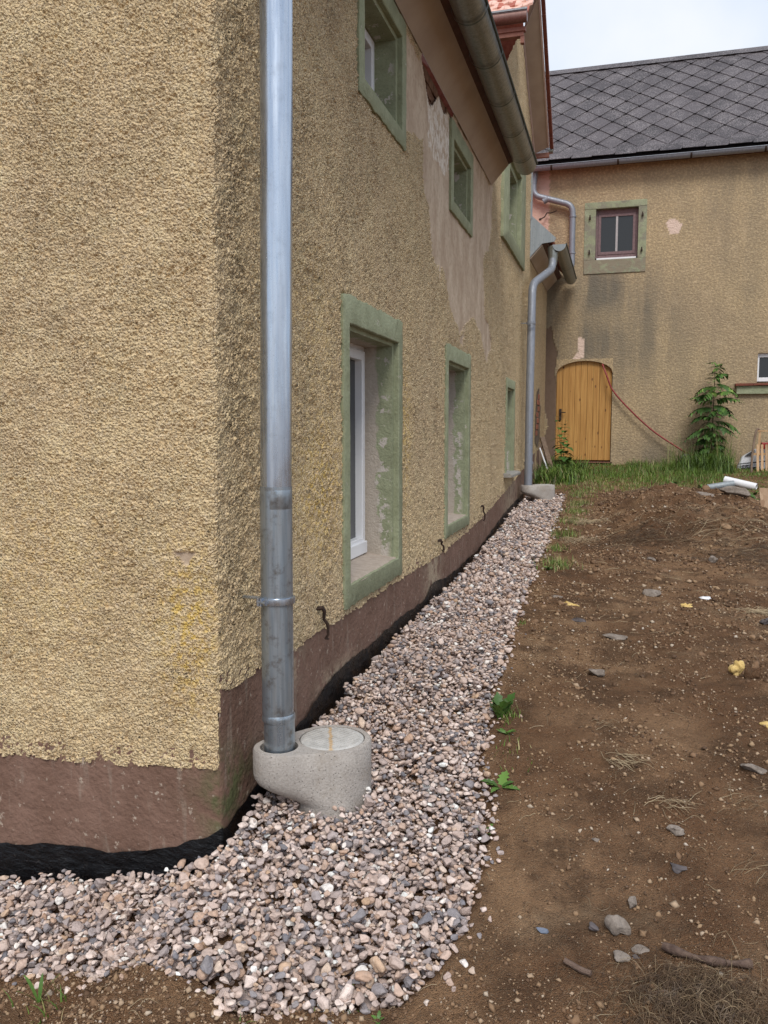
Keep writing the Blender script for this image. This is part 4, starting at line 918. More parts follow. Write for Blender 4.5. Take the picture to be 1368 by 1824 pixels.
def scatter_mesh(name, pos, scl, yaw, tx, ty, sub, seed, mat, rnd, nshape=20, amp=.22, cut=5, hlo=.50, frq=2.2):
    shp, F = stone_shapes(sub, nshape, seed, amp, cut, hlo, frq); k_ = np.arange(len(pos)) % nshape; R = rotm(yaw, tx, ty)
    base = np.stack(shp)[k_] * scl[:, None, :]; V = np.einsum('nij,nkj->nki', R, base) + pos[:, None, :]; nv = V.shape[1]
    FF = (F[None] + (np.arange(len(pos)) * nv)[:, None, None]).reshape(-1, 3)
    return np_mesh(name, V.reshape(-1, 3), FF, dict(rnd=np.repeat(rnd, nv))), nv
CELL = .0045; HX0, HY0, HX1, HY1 = -1.35, -.85, .95, 8.6
hm = np.zeros((int((HY1 - HY0) / CELL), int((HX1 - HX0) / CELL)))
hyy, hxx = np.meshgrid(HY0 + (np.arange(hm.shape[0]) + .5) * CELL, HX0 + (np.arange(hm.shape[1]) + .5) * CELL, indexing='ij')
hm[:] = ground_z(hxx, hyy)
def pit_blocked(x, y): return ((x - .27) ** 2 + (y - .305) ** 2 < .128 ** 2) or ((x - .30) ** 2 + (y - 8.08) ** 2 < .13 ** 2) or ((x - .12) ** 2 + (y - 7.95) ** 2 < .08 ** 2)
P_, SC, YW_, TX, TY = [], [], [], [], []
cand = []
for (ya, yb, dens) in ((-.85, .7, 8200), (.7, 2.5, 5400), (2.5, 8.5, 3200)):
    A = (yb - ya) * (HX1 - HX0); n = int(A * dens); cand.append(np.stack([rng.uniform(HX0 + .05, HX1 - .05, n), rng.uniform(ya + .05 * (ya < -.8), yb, n)], -1))
cand = np.concatenate(cand); ok = in_gravel(cand[:, 0] + rng.normal(0, .012, len(cand)), cand[:, 1] + rng.normal(0, .012, len(cand)))
# keep clear of the walls: the gravel leaves the black coat bare
wl_ = np.where(cand[:, 0] > 0, cand[:, 0] > .04 + .02 * rng.random(len(cand)), cand[:, 1] < -.045)
cand = cand[ok & (wl_ | (cand[:, 1] < -.045)) & (cand[:, 1] < 8.4)]
rng.shuffle(cand)
for (x, y) in cand:
    if pit_blocked(x, y): continue
    a_ = float(np.clip(rng.lognormal(math.log(.0107), .37), .005, .028))
    if y > 2.5: a_ *= 1.08
    b_ = a_ * rng.uniform(.6, .95); c_ = a_ * rng.uniform(.38, .72); th = rng.uniform(0, math.pi); ct, st_ = math.cos(th), math.sin(th)
    R_ = int(a_ / CELL) + 1; best = None
    for tr in range(3):
        jx_, jy_ = (0, 0) if tr == 0 else rng.normal(0, .01, 2)
        ci, cj = int((y + jy_ - HY0) / CELL), int((x + jx_ - HX0) / CELL)
        if ci < R_ or cj < R_ or ci >= hm.shape[0] - R_ or cj >= hm.shape[1] - R_: continue
        sl_ = (slice(ci - R_, ci + R_ + 1), slice(cj - R_, cj + R_ + 1)); dy_, dx_ = np.mgrid[-R_:R_ + 1, -R_:R_ + 1] * CELL
        u = (dx_ * ct + dy_ * st_) / a_; v_ = (-dx_ * st_ + dy_ * ct) / b_; r2 = u * u + v_ * v_; m2 = r2 < 1
        if not m2.any(): continue
        cap_ = c_ * np.sqrt(np.clip(1 - r2, 0, 1)); h = hm[sl_]; zc2 = np.partition((h + cap_)[m2], -max(1, int(m2.sum() * .12)))[-max(1, int(m2.sum() * .12))]
        if best is None or zc2 < best[0]: best = (zc2, sl_, m2, cap_, x + jx_, y + jy_)
    if best is None: continue
    zc2, sl_, m2, cap_, bx, by = best
    if zc2 > base_z(bx, by) + .020 and random.random() < .9: continue
    if pit_blocked(bx, by): continue
    h = hm[sl_]; h[m2] = np.maximum(h[m2], (zc2 + cap_ * .95)[m2])
    P_.append((bx, by, zc2)); SC.append((a_, b_, c_)); YW_.append(th); TX.append(rng.normal(0, .3)); TY.append(rng.normal(0, .3))
# strays rolled out on the soil
for _ in range(90):
    y = rng.uniform(-.6, 6); x = float(edge_x(y)) + abs(rng.normal(0, .05)); a_ = rng.uniform(.007, .014)
    P_.append((x, y, float(ground_z(x, y)) + a_ * .3)); SC.append((a_, a_ * .8, a_ * .6)); YW_.append(rng.uniform(0, 3)); TX.append(0.); TY.append(0.)
for _ in range(60):
    x = rng.uniform(-.7, .7); y = float(front_y(x)) - abs(rng.normal(0, .03)); a_ = rng.uniform(.007, .016)
    P_.append((x, y, float(ground_z(x, y)) + a_ * .3)); SC.append((a_, a_ * .8, a_ * .6)); YW_.append(rng.uniform(0, 3)); TX.append(0.); TY.append(0.)
P_, SC, YW_, TX, TY = map(np.array, (P_, SC, YW_, TX, TY)); rn = rng.random(len(P_))
near = (P_[:, 1] < -.05) | ((P_[:, 1] < .25) & (rn < .4)); mid = (~near) & (P_[:, 1] < 2.6); far_ = P_[:, 1] >= 2.6
print('pebbles', len(P_), near.sum(), mid.sum(), far_.sum())
meshes = []
for k2, (mk, sub) in enumerate(((near, 3), (mid, 2), (far_, 1))):
    if sub == 3:     # nearest: half detail is enough for pebbles low in the heap
        pass
    me, nv = scatter_mesh('gravel', P_[mk], SC[mk] * 1.03, YW_[mk], TX[mk], TY[mk], min(sub, 2) if sub != 3 else 3, 11 + k2, 'gravel', rn[mk], cut=13 if sub > 1 else 0, amp=.2 if sub > 1 else .5, nshape=40, hlo=.42)
    meshes.append(me)
def join_meshes(name, meshes):
    Vs, Fs, Rs, b_ = [], [], [], 0
    for me in meshes:
        n = len(me.vertices); c = np.empty(n * 3, np.float32); me.vertices.foreach_get('co', c); Vs.append(c.reshape(-1, 3))
        f = np.empty(len(me.loops), np.int32); me.loops.foreach_get('vertex_index', f); Fs.append(f.reshape(-1, 3) + b_); b_ += n
        r = np.empty(n, np.float32); me.attributes['rnd'].data.foreach_get('value', r); Rs.append(r)
    return np_mesh(name, np.concatenate(Vs), np.concatenate(Fs), dict(rnd=np.concatenate(Rs)))
gj = join_meshes('gravel', meshes)
for me in meshes: bpy.data.meshes.remove(me)
tag(link('gravel', gj, MAT['gravel']), 'strip of pinkish grey rounded gravel along the foot of the house', 'gravel', kind='stuff')

# grit and crumbs on the bare soil
n = 105000
t_ = rng.random(n); cx_ = rng.uniform(.35, 3.2, n); cy_ = -1. + 9.6 * t_ ** 2.3
n2 = 22000; cx_ = np.concatenate([cx_, rng.uniform(-.9, 1., n2)]); cy_ = np.concatenate([cy_, rng.uniform(-1., -.5, n2)])
m_ = (~in_gravel(cx_, cy_)) & (cy_ < 9) ; cx_, cy_ = cx_[m_], cy_[m_]
den = fbm(cx_, cy_, 4, 3, 101); m_ = rng.random(len(cx_)) < np.clip((den - .30) * 3.5, .15, 1); cx_, cy_ = cx_[m_], cy_[m_]
sz = np.clip(rng.lognormal(math.log(.0026), .6, len(cx_)), .0011, .014) * (1 + .22 * np.clip(cy_, 0, 6))
pos = np.stack([cx_, cy_, ground_z(cx_, cy_) + sz * .25], -1); sc3 = np.stack([sz, sz * rng.uniform(.6, 1, len(sz)), sz * rng.uniform(.5, .8, len(sz))], -1)
me, nv = scatter_mesh('soil_grit', pos, sc3, rng.uniform(0, 6, len(sz)), rng.normal(0, .4, len(sz)), rng.normal(0, .4, len(sz)), 0, 5, 'crumbs', rng.random(len(sz)) ** 1.1, cut=0, amp=.5)
tag(link('soil_grit', me, MAT['crumbs']), 'brown crumbs and fine grit lying over the bare soil', 'grit', kind='stuff')

n = 5200
cx_ = np.concatenate([rng.uniform(1.0, 3.2, n // 2), rng.uniform(.75, 3.0, n // 2)]); cy_ = np.concatenate([rng.uniform(4.2, 8.8, n // 2), rng.uniform(-.6, 8.6, n // 2)])
m_ = (~in_gravel(cx_ - .04, cy_)) & (fbm(cx_, cy_, 2.6, 3, 301) > .5); cx_, cy_ = cx_[m_], cy_[m_]
sz = np.clip(rng.lognormal(math.log(.0065), .5, len(cx_)), .003, .03) * (1 + .14 * np.clip(cy_, 0, 8)) * np.where(cy_ < 2, .7, 1)
pos = np.stack([cx_, cy_, ground_z(cx_, cy_) + sz * .15], -1); sc3 = np.stack([sz, sz * rng.uniform(.6, 1, len(sz)), sz * rng.uniform(.5, .8, len(sz))], -1)
me, nv = scatter_mesh('soil_clods', pos, sc3, rng.uniform(0, 6, len(sz)), rng.normal(0, .4, len(sz)), rng.normal(0, .4, len(sz)), 2, 15, 'crumbs', rng.random(len(sz)) * .62, cut=6, amp=.6, frq=3.5)
tag(link('soil_clods', me, MAT['crumbs']), 'loose brown clods of dug earth on the soil and its heap', 'clods', kind='stuff')

# named stones lying on the soil
def stone(name, x, y, r, mat, label, cat='stone', sq=(1, .8, .6), yaw=0., sink=.25, seed=0, group='stones on the soil', sub=4, cut=7, amp=.3):
    z = float(ground_z(x, y)) + r * sq[2] * (1 - sink * 2)
    me, _ = scatter_mesh(name, np.array([(x, y, z)]), np.array([[r * q_ for q_ in sq]]), np.array([yaw]), np.array([.1]), np.array([.08]), sub, seed, mat, np.array([.5]), nshape=1, amp=amp, cut=cut if mat == 'foam' else 14, hlo=.4, frq=4.5 if mat == 'foam' else 2.5)
    return tag(link(name, me, MAT[mat]), label, cat, group)
stone('stone', 1.225, -.175, .034, 'stonegrey', 'rounded pale grey stone, largest of the cluster in the lower right', sq=(1, .85, .8), seed=3, sink=.15)
stone('stone', 1.262, -.062, .022, 'stonegrey', 'small upright grey stone behind the largest rounded stone', sq=(.7, .8, 1.1), seed=4)
stone('stone', 1.165, -.20, .02, 'stonedark', 'small brown stone touching the left of the largest rounded stone', seed=5)
stone('stone', 1.285, -.235, .026, 'stonegrey', 'flat brownish stone in front of the largest rounded stone', sq=(1, .7, .4), seed=6)
stone('stone', 1.235, -.285, .027, 'stonegrey', 'flat pale stone left of the forked stick end', sq=(1.1, .8, .5), seed=7)
stone('stone', 1.27, -.272, .012, 'stonedark', 'tiny dark stone between the flat pale stone and the brown one', seed=8)
stone('slate_chip', 1.035, -.225, .019, 'trowel', 'blue grey slate chip alone on the soil near the gravel', 'chip', sq=(1, .7, .3), seed=9, group=None)
stone('stone', 1.395, .29, .026, 'stonegrey', 'grey stone with a smaller one beside it, middle of the soil', sq=(1.2, .7, .6), seed=10)
stone('stone', 1.158, .20, .014, 'stonegrey', 'small cream stone alone in the middle of the soil', seed=11)
stone('stone', 1.40, .13, .03, 'stonedark', 'flat reddish brown stone sunk into dark soil', sq=(1.2, .9, .35), seed=12)
stone('stone', 1.67, .70, .04, 'stonegrey', 'flat angular grey stone at the right edge below the straw', sq=(1.2, .8, .45), seed=13)
stone('stone', 1.21, 2.22, .055, 'stonegrey', 'long pale stone slab with yellow foam on its end', sq=(1.5, .55, .35), yaw=.15, seed=14)
stone('stone', 1.0, 2.55, .045, 'stonedark', 'flat brown stone left of the pale slab', sq=(1.3, .6, .3), seed=15)
stone('stone', 1.46, 4.6, .06, 'stonegrey', 'small flat stone on the soil in front of the earth heap', sq=(1, .7, .4), seed=16)
stone('stone', 1.93, 4.6, .065, 'stonegrey', 'leaning pale stone at the right foot of the earth heap', sq=(1, .6, .5), yaw=.8, seed=17)
stone('stone', 1.43, 3.4, .06, 'stonegrey', 'dark grey stone half sunk in the middle distance', sq=(1.2, .7, .5), seed=18)
stone('stone', 1.75, 3.35, .05, 'pvc', 'flat whitish stone in the middle distance', sq=(1.2, .7, .25), seed=19)
stone('stone', 2.02, 2.75, .045, 'stonedark', 'grey stone beside the tuft of dry straw', sq=(1, .7, .6), seed=20)
stone('stone', 2.0, 6.6, .11, 'stonegrey', 'long flat dark slab sticking out of the earth heap', sq=(1.5, .5, .3), yaw=-.3, seed=21)
stone('stone', 2.33, 6.75, .12, 'stonegrey', 'long pale angular slab on top of the earth heap beside the chipboard', sq=(1.5, .6, .4), yaw=-.5, seed=22)
stone('stone', 1.13, 1.55, .05, 'stonegrey', 'rounded stone half buried in the dark hollow', sq=(1, .8, .5), seed=23, sink=.3)
stone('stone', .82, 3.2, .035, 'stonegrey', 'pale stone chip near the gravel edge in the distance', sq=(1.3, .6, .3), seed=24)
stone('foam_lump', 1.74, 1.70, .029, 'foam', 'large lump of yellow builder foam against a dark clod', 'foam', sq=(.9, .8, 1.0), seed=30, group='lumps of yellow foam', cut=3, amp=.5, sink=.05)
stone('foam_lump', 1.775, 1.10, .03, 'foam', 'yellow foam lump cut by the right picture edge', 'foam', seed=31, group='lumps of yellow foam', cut=3, amp=.5)
stone('foam_lump', .92, 2.95, .035, 'foam', 'small flat piece of yellow foam near the gravel edge', 'foam', sq=(1.2, .6, .35), seed=32, group='lumps of yellow foam', cut=2, amp=.8)
stone('foam_lump', 1.62, 3.05, .03, 'foam', 'tiny pale yellow foam scrap in the middle of the yard', 'foam', sq=(1, .6, .4), seed=33, group='lumps of yellow foam', cut=2, amp=.8)
stone('clod', 1.80, 1.66, .045, 'soil', 'dark clod of earth beside the large yellow foam lump', 'clod', sq=(1, .8, .7), seed=34, group=None)

# stick
sk = [(1.335, -.235, 0), (1.39, -.262, 0), (1.44, -.275, 0), (1.49, -.27, 0), (1.535, -.255, 0)]
skp = [(x, y, float(ground_z(x, y)) + .014) for x, y, _ in sk]
tag(MB().tube(smooth_path(skp, 4), [.009 + .003 * math.sin(i * .9) for i in range(17)], 10).build('stick', 'bark', None, smooth=True), 'short thick bent stick with peeling bark above the root tangle', 'stick')
tag(MB().tube(smooth_path([(x, y, float(ground_z(x, y)) + .012) for x, y in ((1.10, -.34), (1.14, -.352), (1.165, -.36))], 4), [.007] * 9, 8).build('wood_chip', 'bark', None, smooth=True), 'small reddish brown wood piece left of the root tangle', 'wood piece')

# ------------------------------------------------------------------ blades: grass, straw, roots
def blades(name, X0, Y0, H, LEAN, AZ, W, rnd, mat, label, cat, seg=3, z0=None, droop=1., kind='stuff', parent=None):
    n = len(X0); Z0 = ground_z(X0, Y0) - .004 if z0 is None else z0
    V = np.zeros((n, (seg + 1) * 2, 3)); dx, dy = np.cos(AZ), np.sin(AZ); px, py = -dy, dx
    for k_ in range(seg + 1):
        t = k_ / seg; out_ = LEAN * H * t ** (1 + droop); up = H * t * np.sqrt(np.clip(1 - (LEAN * t) ** 2 * .6, .05, 1)) ; w_ = W * (1 - t ** 1.5) + W * .06
        for s_, sg in ((0, -1), (1, 1)):
            V[:, k_ * 2 + s_] = np.stack([X0 + dx * out_ + sg * px * w_, Y0 + dy * out_ + sg * py * w_, Z0 + up], -1)
    f = np.array([[2 * k_, 2 * k_ + 1, 2 * k_ + 3, 2 * k_ + 2] for k_ in range(seg)]); FF = (f[None] + (np.arange(n) * (seg + 1) * 2)[:, None, None]).reshape(-1, 4)
    o = link(name, np_mesh(name, V.reshape(-1, 3), FF, dict(rnd=np.repeat(rnd, (seg + 1) * 2))), MAT[mat], parent)
    if label: tag(o, label, cat, kind=kind)
    return o
# meadow strip before the outbuilding
n = 21000; X0 = rng.uniform(.15, 4.2, n); Y0 = 8.45 + 3.0 * rng.random(n) ** .9
edge_g = 8.95 - .25 * np.clip(X0 - 2.0, 0, 1) + .55 * (fbm(X0, Y0, 1.6, 3, 8) - .5) - .75 * np.exp(-((X0 - .78) / .2) ** 2)
m_ = (Y0 > edge_g) & ~((X0 < .5) & (Y0 < 8.7)); X0, Y0 = X0[m_], Y0[m_]
hh = (.035 + .10 * np.clip((Y0 - 8.9) / 2.0, 0, 1) ** 1.3) * (.25 + 1.5 * fbm(X0, Y0, 2.2, 3, 4)) * rng.uniform(.6, 1.35, len(X0))
hh = hh * np.where((X0 > 2.6) & (Y0 > 9.2), .3, 1) * np.where((Y0 > 10.3) & (X0 < 1.3), .5, 1) * np.where(Y0 > 10.9, .75, 1)
blades('grass', X0, Y0, hh, rng.uniform(.1, .8, len(X0)), rng.uniform(0, 6.28, len(X0)), rng.uniform(.002, .0042, len(X0)), np.clip(.15 + .55 * rng.random(len(X0)) + .35 * (fbm(X0, Y0, 1.7, 2, 2) - .45) + (.5 * (rng.random(len(X0)) < .10 + .35 * (Y0 < 9.5))), 0, 1), 'grass', 'lush green grass in front of the outbuilding wall', 'grass')
# tall seed grass by the wall at the right
n = 260; X0 = np.concatenate([rng.uniform(1.9, 2.8, n // 2), rng.normal(2.65, .12, n // 2)]); Y0 = rng.uniform(10.9, 11.4, n)
blades('tall_grass', X0, Y0, rng.uniform(.3, .75, n), rng.uniform(.1, .6, n), rng.uniform(0, 6.28, n), rng.uniform(.0015, .003, n), rng.uniform(.3, 1, n), 'grass', 'thin tall grass stalks against the outbuilding wall', 'grass', seg=4)
# grass and weeds along the gravel edge
def tuft(cx, cy, n, rad, h, nm='grass_tuft', dry=.3, wd=.0022):
    x = cx + rng.normal(0, rad, n); y = cy + rng.normal(0, rad * 1.6, n)
    return x, y, rng.uniform(.4, 1.2, n) * h, (rng.random(n) < dry)
L_ = [tuft(*a_) for a_ in [(.75, 4.2, 330, .07, .075), (.70, 4.9, 150, .05, .06), (.72, 5.6, 260, .07, .07), (.73, 6.3, 260, .07, .07), (.75, 6.9, 260, .07, .075), (.76, 7.5, 260, .07, .08), (.72, 8.2, 260, .08, .08),
      (.80, .95, 70, .02, .05), (.69, 2.35, 26, .012, .03), (-.16, -.66, 20, .03, .05), (-.22, -.83, 60, .07, .05), (.86, .62, 30, .03, .04), (.62, -.62, 24, .05, .03), (.40, -.70, 26, .06, .03)]]
X0, Y0, H0, D0 = [np.concatenate([q[i] for q in L_]) for i in range(4)]
blades('edge_grass', X0, Y0, H0, rng.uniform(.2, 1.0, len(X0)), rng.uniform(0, 6.28, len(X0)), rng.uniform(.0012, .0028, len(X0)), np.where(D0, rng.uniform(.9, 1, len(X0)), rng.uniform(.1, .8, len(X0))), 'grass', 'patchy grass along the right edge of the gravel', 'grass')
# straw, dry stalks and hair roots: thin wandering tubes
def strands(specs):
    m_V, m_F, m_R, b_ = [], [], [], 0
    for (x, y, L, az, r, c, curl, lift) in specs:
        k_ = 6; t = np.linspace(0, 1, k_); a_ = az + curl * (t - .3) * 1.5 + .25 * curl * np.sin(t * 7 + x * 30)
        xs_ = x + np.concatenate([[0], np.cumsum(np.cos(a_[:-1]) * L / (k_ - 1))]); ys_ = y + np.concatenate([[0], np.cumsum(np.sin(a_[:-1]) * L / (k_ - 1))])
        zs_ = ground_z(xs_, ys_) + r + lift * np.sin(t * math.pi) ; pv = np.stack([xs_, ys_, zs_], -1)
        px, py = -np.sin(a_), np.cos(a_); rr = r * (1 - .5 * t)
        V = np.stack([pv + np.stack([px * rr, py * rr, 0 * rr], -1), pv + np.stack([0 * rr, 0 * rr, rr * 1.3], -1), pv - np.stack([px * rr, py * rr, 0 * rr], -1)], 1).reshape(-1, 3)
        F = [[3 * i + s_, 3 * i + (s_ + 1) % 3, 3 * i + 3 + (s_ + 1) % 3, 3 * i + 3 + s_] for i in range(k_ - 1) for s_ in range(3)]
        m_V.append(V); m_F.append(np.array(F) + b_); b_ += len(V); m_R.append(np.full(len(V), c))
    return np.concatenate(m_V), np.concatenate(m_F), np.concatenate(m_R)
sp_ = []
for _ in range(1100):
    y = -.95 + 9.4 * rng.random() ** 1.6; x = rng.uniform(.62, 3.0)
    if in_gravel(np.array([x]), np.array([y]))[0]: continue
    s_ = 1 + .3 * max(0, y); sp_.append((x, y, rng.uniform(.015, .07) * s_, rng.uniform(0, 6.28), rng.uniform(.0005, .0011) * s_ ** .8, rng.random() ** .8, rng.normal(0, .6), .004))
for cx, cy, n, rad, L, c0 in [(1.22, .66, 34, .03, .10, .8), (1.37, .42, 24, .035, .10, .75), (1.16, .98, 10, .03, .05, .8), (2.0, 3.0, 60, .05, .14, .9), (.85, 6.3, 120, .12, .16, .85), (.8, 5.2, 60, .1, .14, .8), (1.75, 8.2, 160, .2, .22, .6), (1.55, 5.4, 80, .3, .25, .55), (2.1, 5.2, 80, .25, .22, .7), (1.6, .5, 24, .06, .09, .6), (1.62, .15, 26, .06, .07, .5),
                             (.1, -.76, 14, .12, .06, .85), (.5, -.68, 14, .1, .05, .8), (-.2, -.78, 14, .08, .07, .85), (1.25, 1.6, 12, .1, .06, .5), (1.35, 5.2, 260, .22, .2, .22), (2.2, 4.8, 300, .25, .2, .2), (1.6, 7.9, 160, .25, .2, .45), (2.3, 5.6, 160, .3, .2, .5)]:
    az0 = rng.uniform(-.4, .4)
    for _ in range(n): sp_.append((cx + rng.normal(0, rad), cy + rng.normal(0, rad * .7), L * rng.uniform(.4, 1.2), az0 + rng.normal(0, .5), rng.uniform(.0007, .0012) * (1 + .15 * max(0, cy)), float(np.clip(rng.normal(c0, .18), 0, 1)), rng.normal(0, .5), .01 * (1 + .3 * max(0, cy))))
V, F, R = strands(sp_)
tag(link('straw', np_mesh('straw', V, F, dict(rnd=R)), MAT['straw']), 'dry straw stalks scattered over the soil', 'straw', kind='stuff')
sp_ = []
for _ in range(1500):
    x = 1.42 + rng.normal(0, .10); y = -.44 + rng.normal(0, .075)
    sp_.append((x, y, rng.uniform(.03, .12), rng.uniform(0, 6.28), rng.uniform(.0004, .0010), float(np.clip(rng.normal(.38, .2), 0, 1)), rng.normal(0, 1.8), rng.uniform(.002, .035)))
V, F, R = strands(sp_)
tag(link('root_tangle', np_mesh('root_tangle', V, F, dict(rnd=R)), MAT['straw']), 'tangle of hairy brown roots and earth at the lower right', 'roots', kind='stuff')

# ------------------------------------------------------------------ plants
def leaf_mesh(mb_pts, base, d, L, W, up=(0, 0, 1), n=6, teeth=0., cup=.15, droop=.3, rn=.5, wave=0):
    """adds one leaf (list store) along direction d"""
    d = Vector(d).normalized(); side = d.cross(Vector(up)); side = side.normalized() if side.length > 1e-3 else Vector((1, 0, 0)); nrm = side.cross(d)
    b_ = len(mb_pts[0]); base = Vector(base)
    for i in range(n + 1):
        t = i / n; w_ = W * math.sin(math.pi * min(1, t * .92 + .06)) ** .8 * (1 + teeth * (1 if i % 2 else -1)); c = base + d * L * t - Vector((0, 0, 1)) * droop * L * t * t
        mb_pts[0] += [c - side * w_ + nrm * cup * w_, c, c + side * w_ + nrm * cup * w_]
    for i in range(n):
        for s_ in (0, 1): a_ = b_ + i * 3 + s_; mb_pts[1].append((a_, a_ + 1, a_ + 4, a_ + 3))
    mb_pts[2] += [rn] * (3 * (n + 1))
def leaf_build(st, name, parent, mat='leaf'):
    return link(name, np_mesh(name, np.array([tuple(v) for v in st[0]]), np.array(st[1]), dict(rnd=st[2])), MAT[mat], parent)
# dandelions and docks at the gravel edge
def rosette(x, y, n, L, label, upright=.5, wf=1., teeth=.28):
    z = float(ground_z(x, y)) - .005; root = empty('weed', (x, y, z), label, 'weed', 'broad-leaved weeds at the gravel edge')
    for k_ in range(n):
        az = 2 * math.pi * k_ / n + rng.normal(0, .35); st = [[], [], []]; l_ = L * rng.uniform(.6, 1.15)
        leaf_mesh(st, (x, y, z), (math.cos(az), math.sin(az), upright * rng.uniform(.6, 1.8)), l_, l_ * rng.uniform(.13, .2) * wf, n=9, teeth=teeth, droop=rng.uniform(.2, .5), rn=rng.uniform(.35, .9))
        leaf_build(st, 'leaf', root)
rosette(.765, .93, 17, .15, 'leafy green weed on the gravel edge, tallest of the row', 2.0, .8)
rosette(.80, .78, 9, .065, 'small weed just in front of the tallest one at the gravel edge', .8)
rosette(.835, .42, 8, .085, 'flat dandelion with leaves pointing right over the soil', .5)
rosette(.82, .20, 5, .06, 'small upright two-leaved weed at the gravel edge, nearest the camera', 1.2)
rosette(.70, -.60, 4, .035, 'tiny green seedling at the front corner of the gravel', .8)
rosette(-.225, -.60, 4, .12, 'long-leaved grass weed growing out of the gravel at the left edge', 2.5, .3, 0)
rosette(.70, 4.0, 10, .07, 'grassy green weed in the far grass patch by the gravel', 1.)
rosette(2.75, 8.3, 6, .16, 'big-leaved dock plant beside the chipboard', .6)
# leafy weeds along the far grass edge, by the white pipe
for k_, (x, y) in enumerate([(2.45, 8.75), (2.62, 8.6), (2.8, 8.7), (2.2, 9.0), (1.9, 9.2)]):
    rosette(x, y, 9, .11, ['leafy weed in front of the grey pipe', 'leafy weed between the grey and the white pipe', 'leafy weed right of the white pipe', 'low weed left of the grey pipe', 'low weed in the grass behind the straw heap'][k_], 1.3)
def stalk_plant(x, y, H, nl, label, name='nettle', lean=0.):
    z = float(ground_z(x, y)) - .01; root = empty(name, (x, y, z), label, 'plant')
    for s_ in range(2):
        dx_ = (.035 if s_ else -.06); hh = H * (1, .93)[s_]
        pts = [(x + dx_ * 1.4 * t + lean * t * t + .012 * math.sin(5 * t + s_), y - .02 * t, z + hh * t) for t in np.linspace(0, 1, 9)]
        MB().tube(pts, [.006 - .0045 * t for t in np.linspace(0, 1, 9)], 6).build('stem', 'stem', root, smooth=True)
        for k_ in range(nl):
            t = .08 + .9 * k_ / nl; c = Vector(pts[min(8, int(t * 8))]).lerp(Vector(pts[min(8, int(t * 8) + 1)]), t * 8 % 1)
            for sgn in (0, math.pi):
                az = k_ * 1.57 + sgn + rng.normal(0, .3); l_ = .21 * (1.08 - t) ** .7 * rng.uniform(.7, 1.2); st = [[], [], []]
                if t > .6 and rng.random() < .35: continue
                leaf_mesh(st, c, (math.cos(az), math.sin(az), .35), l_, l_ * .36, n=5, teeth=.15, droop=.6, rn=rng.uniform(.15, .75)); leaf_build(st, 'leaf', root)
stalk_plant(.355, 10.55, .92, 15, 'tall dark green leafy plant growing in front of the pine door')
# bushy undergrowth at the plant's foot and in the corner
n = 2600; X0 = rng.normal(.25, .22, n); Y0 = rng.uniform(9.2, 11.3, n); m_ = (X0 > .04) & (X0 < .75); X0, Y0 = X0[m_], Y0[m_]
blades('corner_weeds', X0, Y0, rng.uniform(.06, .26, len(X0)), rng.uniform(.3, 1.2, len(X0)), rng.uniform(0, 6.28, len(X0)), rng.uniform(.003, .009, len(X0)), np.clip(rng.normal(.4, .3, len(X0)), 0, 1), 'grass', 'thick weeds in the corner behind the far gully', 'weeds')
# young tree with feathery compound leaves against the wall
def sapling(x, y, H):
    z = float(ground_z(x, y)) - .02; root = empty('sapling', (x, y, z), 'young ash-like sapling with feathery green leaves against the outbuilding wall', 'sapling')
    pts = [(x + .02 * math.sin(2.2 * t) - .01, y, z + H * t) for t in np.linspace(0, 1, 12)]
    MB().tube(pts, [.012 - .009 * t for t in np.linspace(0, 1, 12)], 7).build('trunk', 'stem', root, smooth=True)
    for k_ in range(40):
        t = .08 + .90 * (k_ / 40) ** 1.15; c = Vector(pts[min(11, int(t * 11))]).lerp(Vector(pts[min(11, int(t * 11) + 1)]), t * 11 % 1)
        az = (k_ % 2) * math.pi + rng.normal(0, .9); el = rng.uniform(.2, .8) if t < .8 else 1.1
        RL_ = (.42 - .18 * abs(t - .45)) * (1.0 if t < .75 else max(.25, (1.08 - t) * 3.1)) * rng.uniform(.75, 1.1) * (.62 if t < .35 else 1)
        dir_ = Vector((math.cos(az), -abs(math.sin(az)) * .9 if y > 11 else math.sin(az), el)).normalized(); st = [[], [], []]; nf = 9 if RL_ > .2 else 5; dr_ = rng.uniform(.35, .9)
        rach = []
        for j in range(nf + 1):
            u = j / nf; q_ = c + dir_ * RL_ * u - Vector((0, 0, 1)) * RL_ * dr_ * u * u; rach.append(q_)
            if j == 0: continue
            sd = dir_.cross(Vector((0, 0, 1))).normalized(); l_ = .125 * math.sin(math.pi * (.2 + .7 * u)) * rng.uniform(.85, 1.15) * min(1, RL_ / .3 + .2)
            for sg in (-1, 1): leaf_mesh(st, q_, (sd * sg + dir_ * .55 - Vector((0, 0, .25))), l_, l_ * .21, n=4, teeth=.12, droop=rng.uniform(.3, .9), rn=float(np.clip((.3 if t < .6 else .62) + rng.normal(0, .22), 0, 1)))
        leaf_mesh(st, rach[-1], dir_ - Vector((0, 0, .6)), .1, .02, n=4, rn=.5)
        b_ = len(st[0])
        for j, q_ in enumerate(rach): st[0].extend([q_ + Vector((0, 0, .003)), q_, q_ - Vector((0, 0, .003))]); st[2].extend([.2] * 3)
        for j in range(nf):
            for s_ in (0, 1): a_ = b_ + j * 3 + s_; st[1].append((a_, a_ + 1, a_ + 4, a_ + 3))
        leaf_build(st, 'leaf', root)
sapling(2.53, 11.22, 1.66)
n = 1500; X0 = np.minimum(rng.normal(2.45, .2, n), 2.78); Y0 = rng.uniform(10.5, 11.35, n)
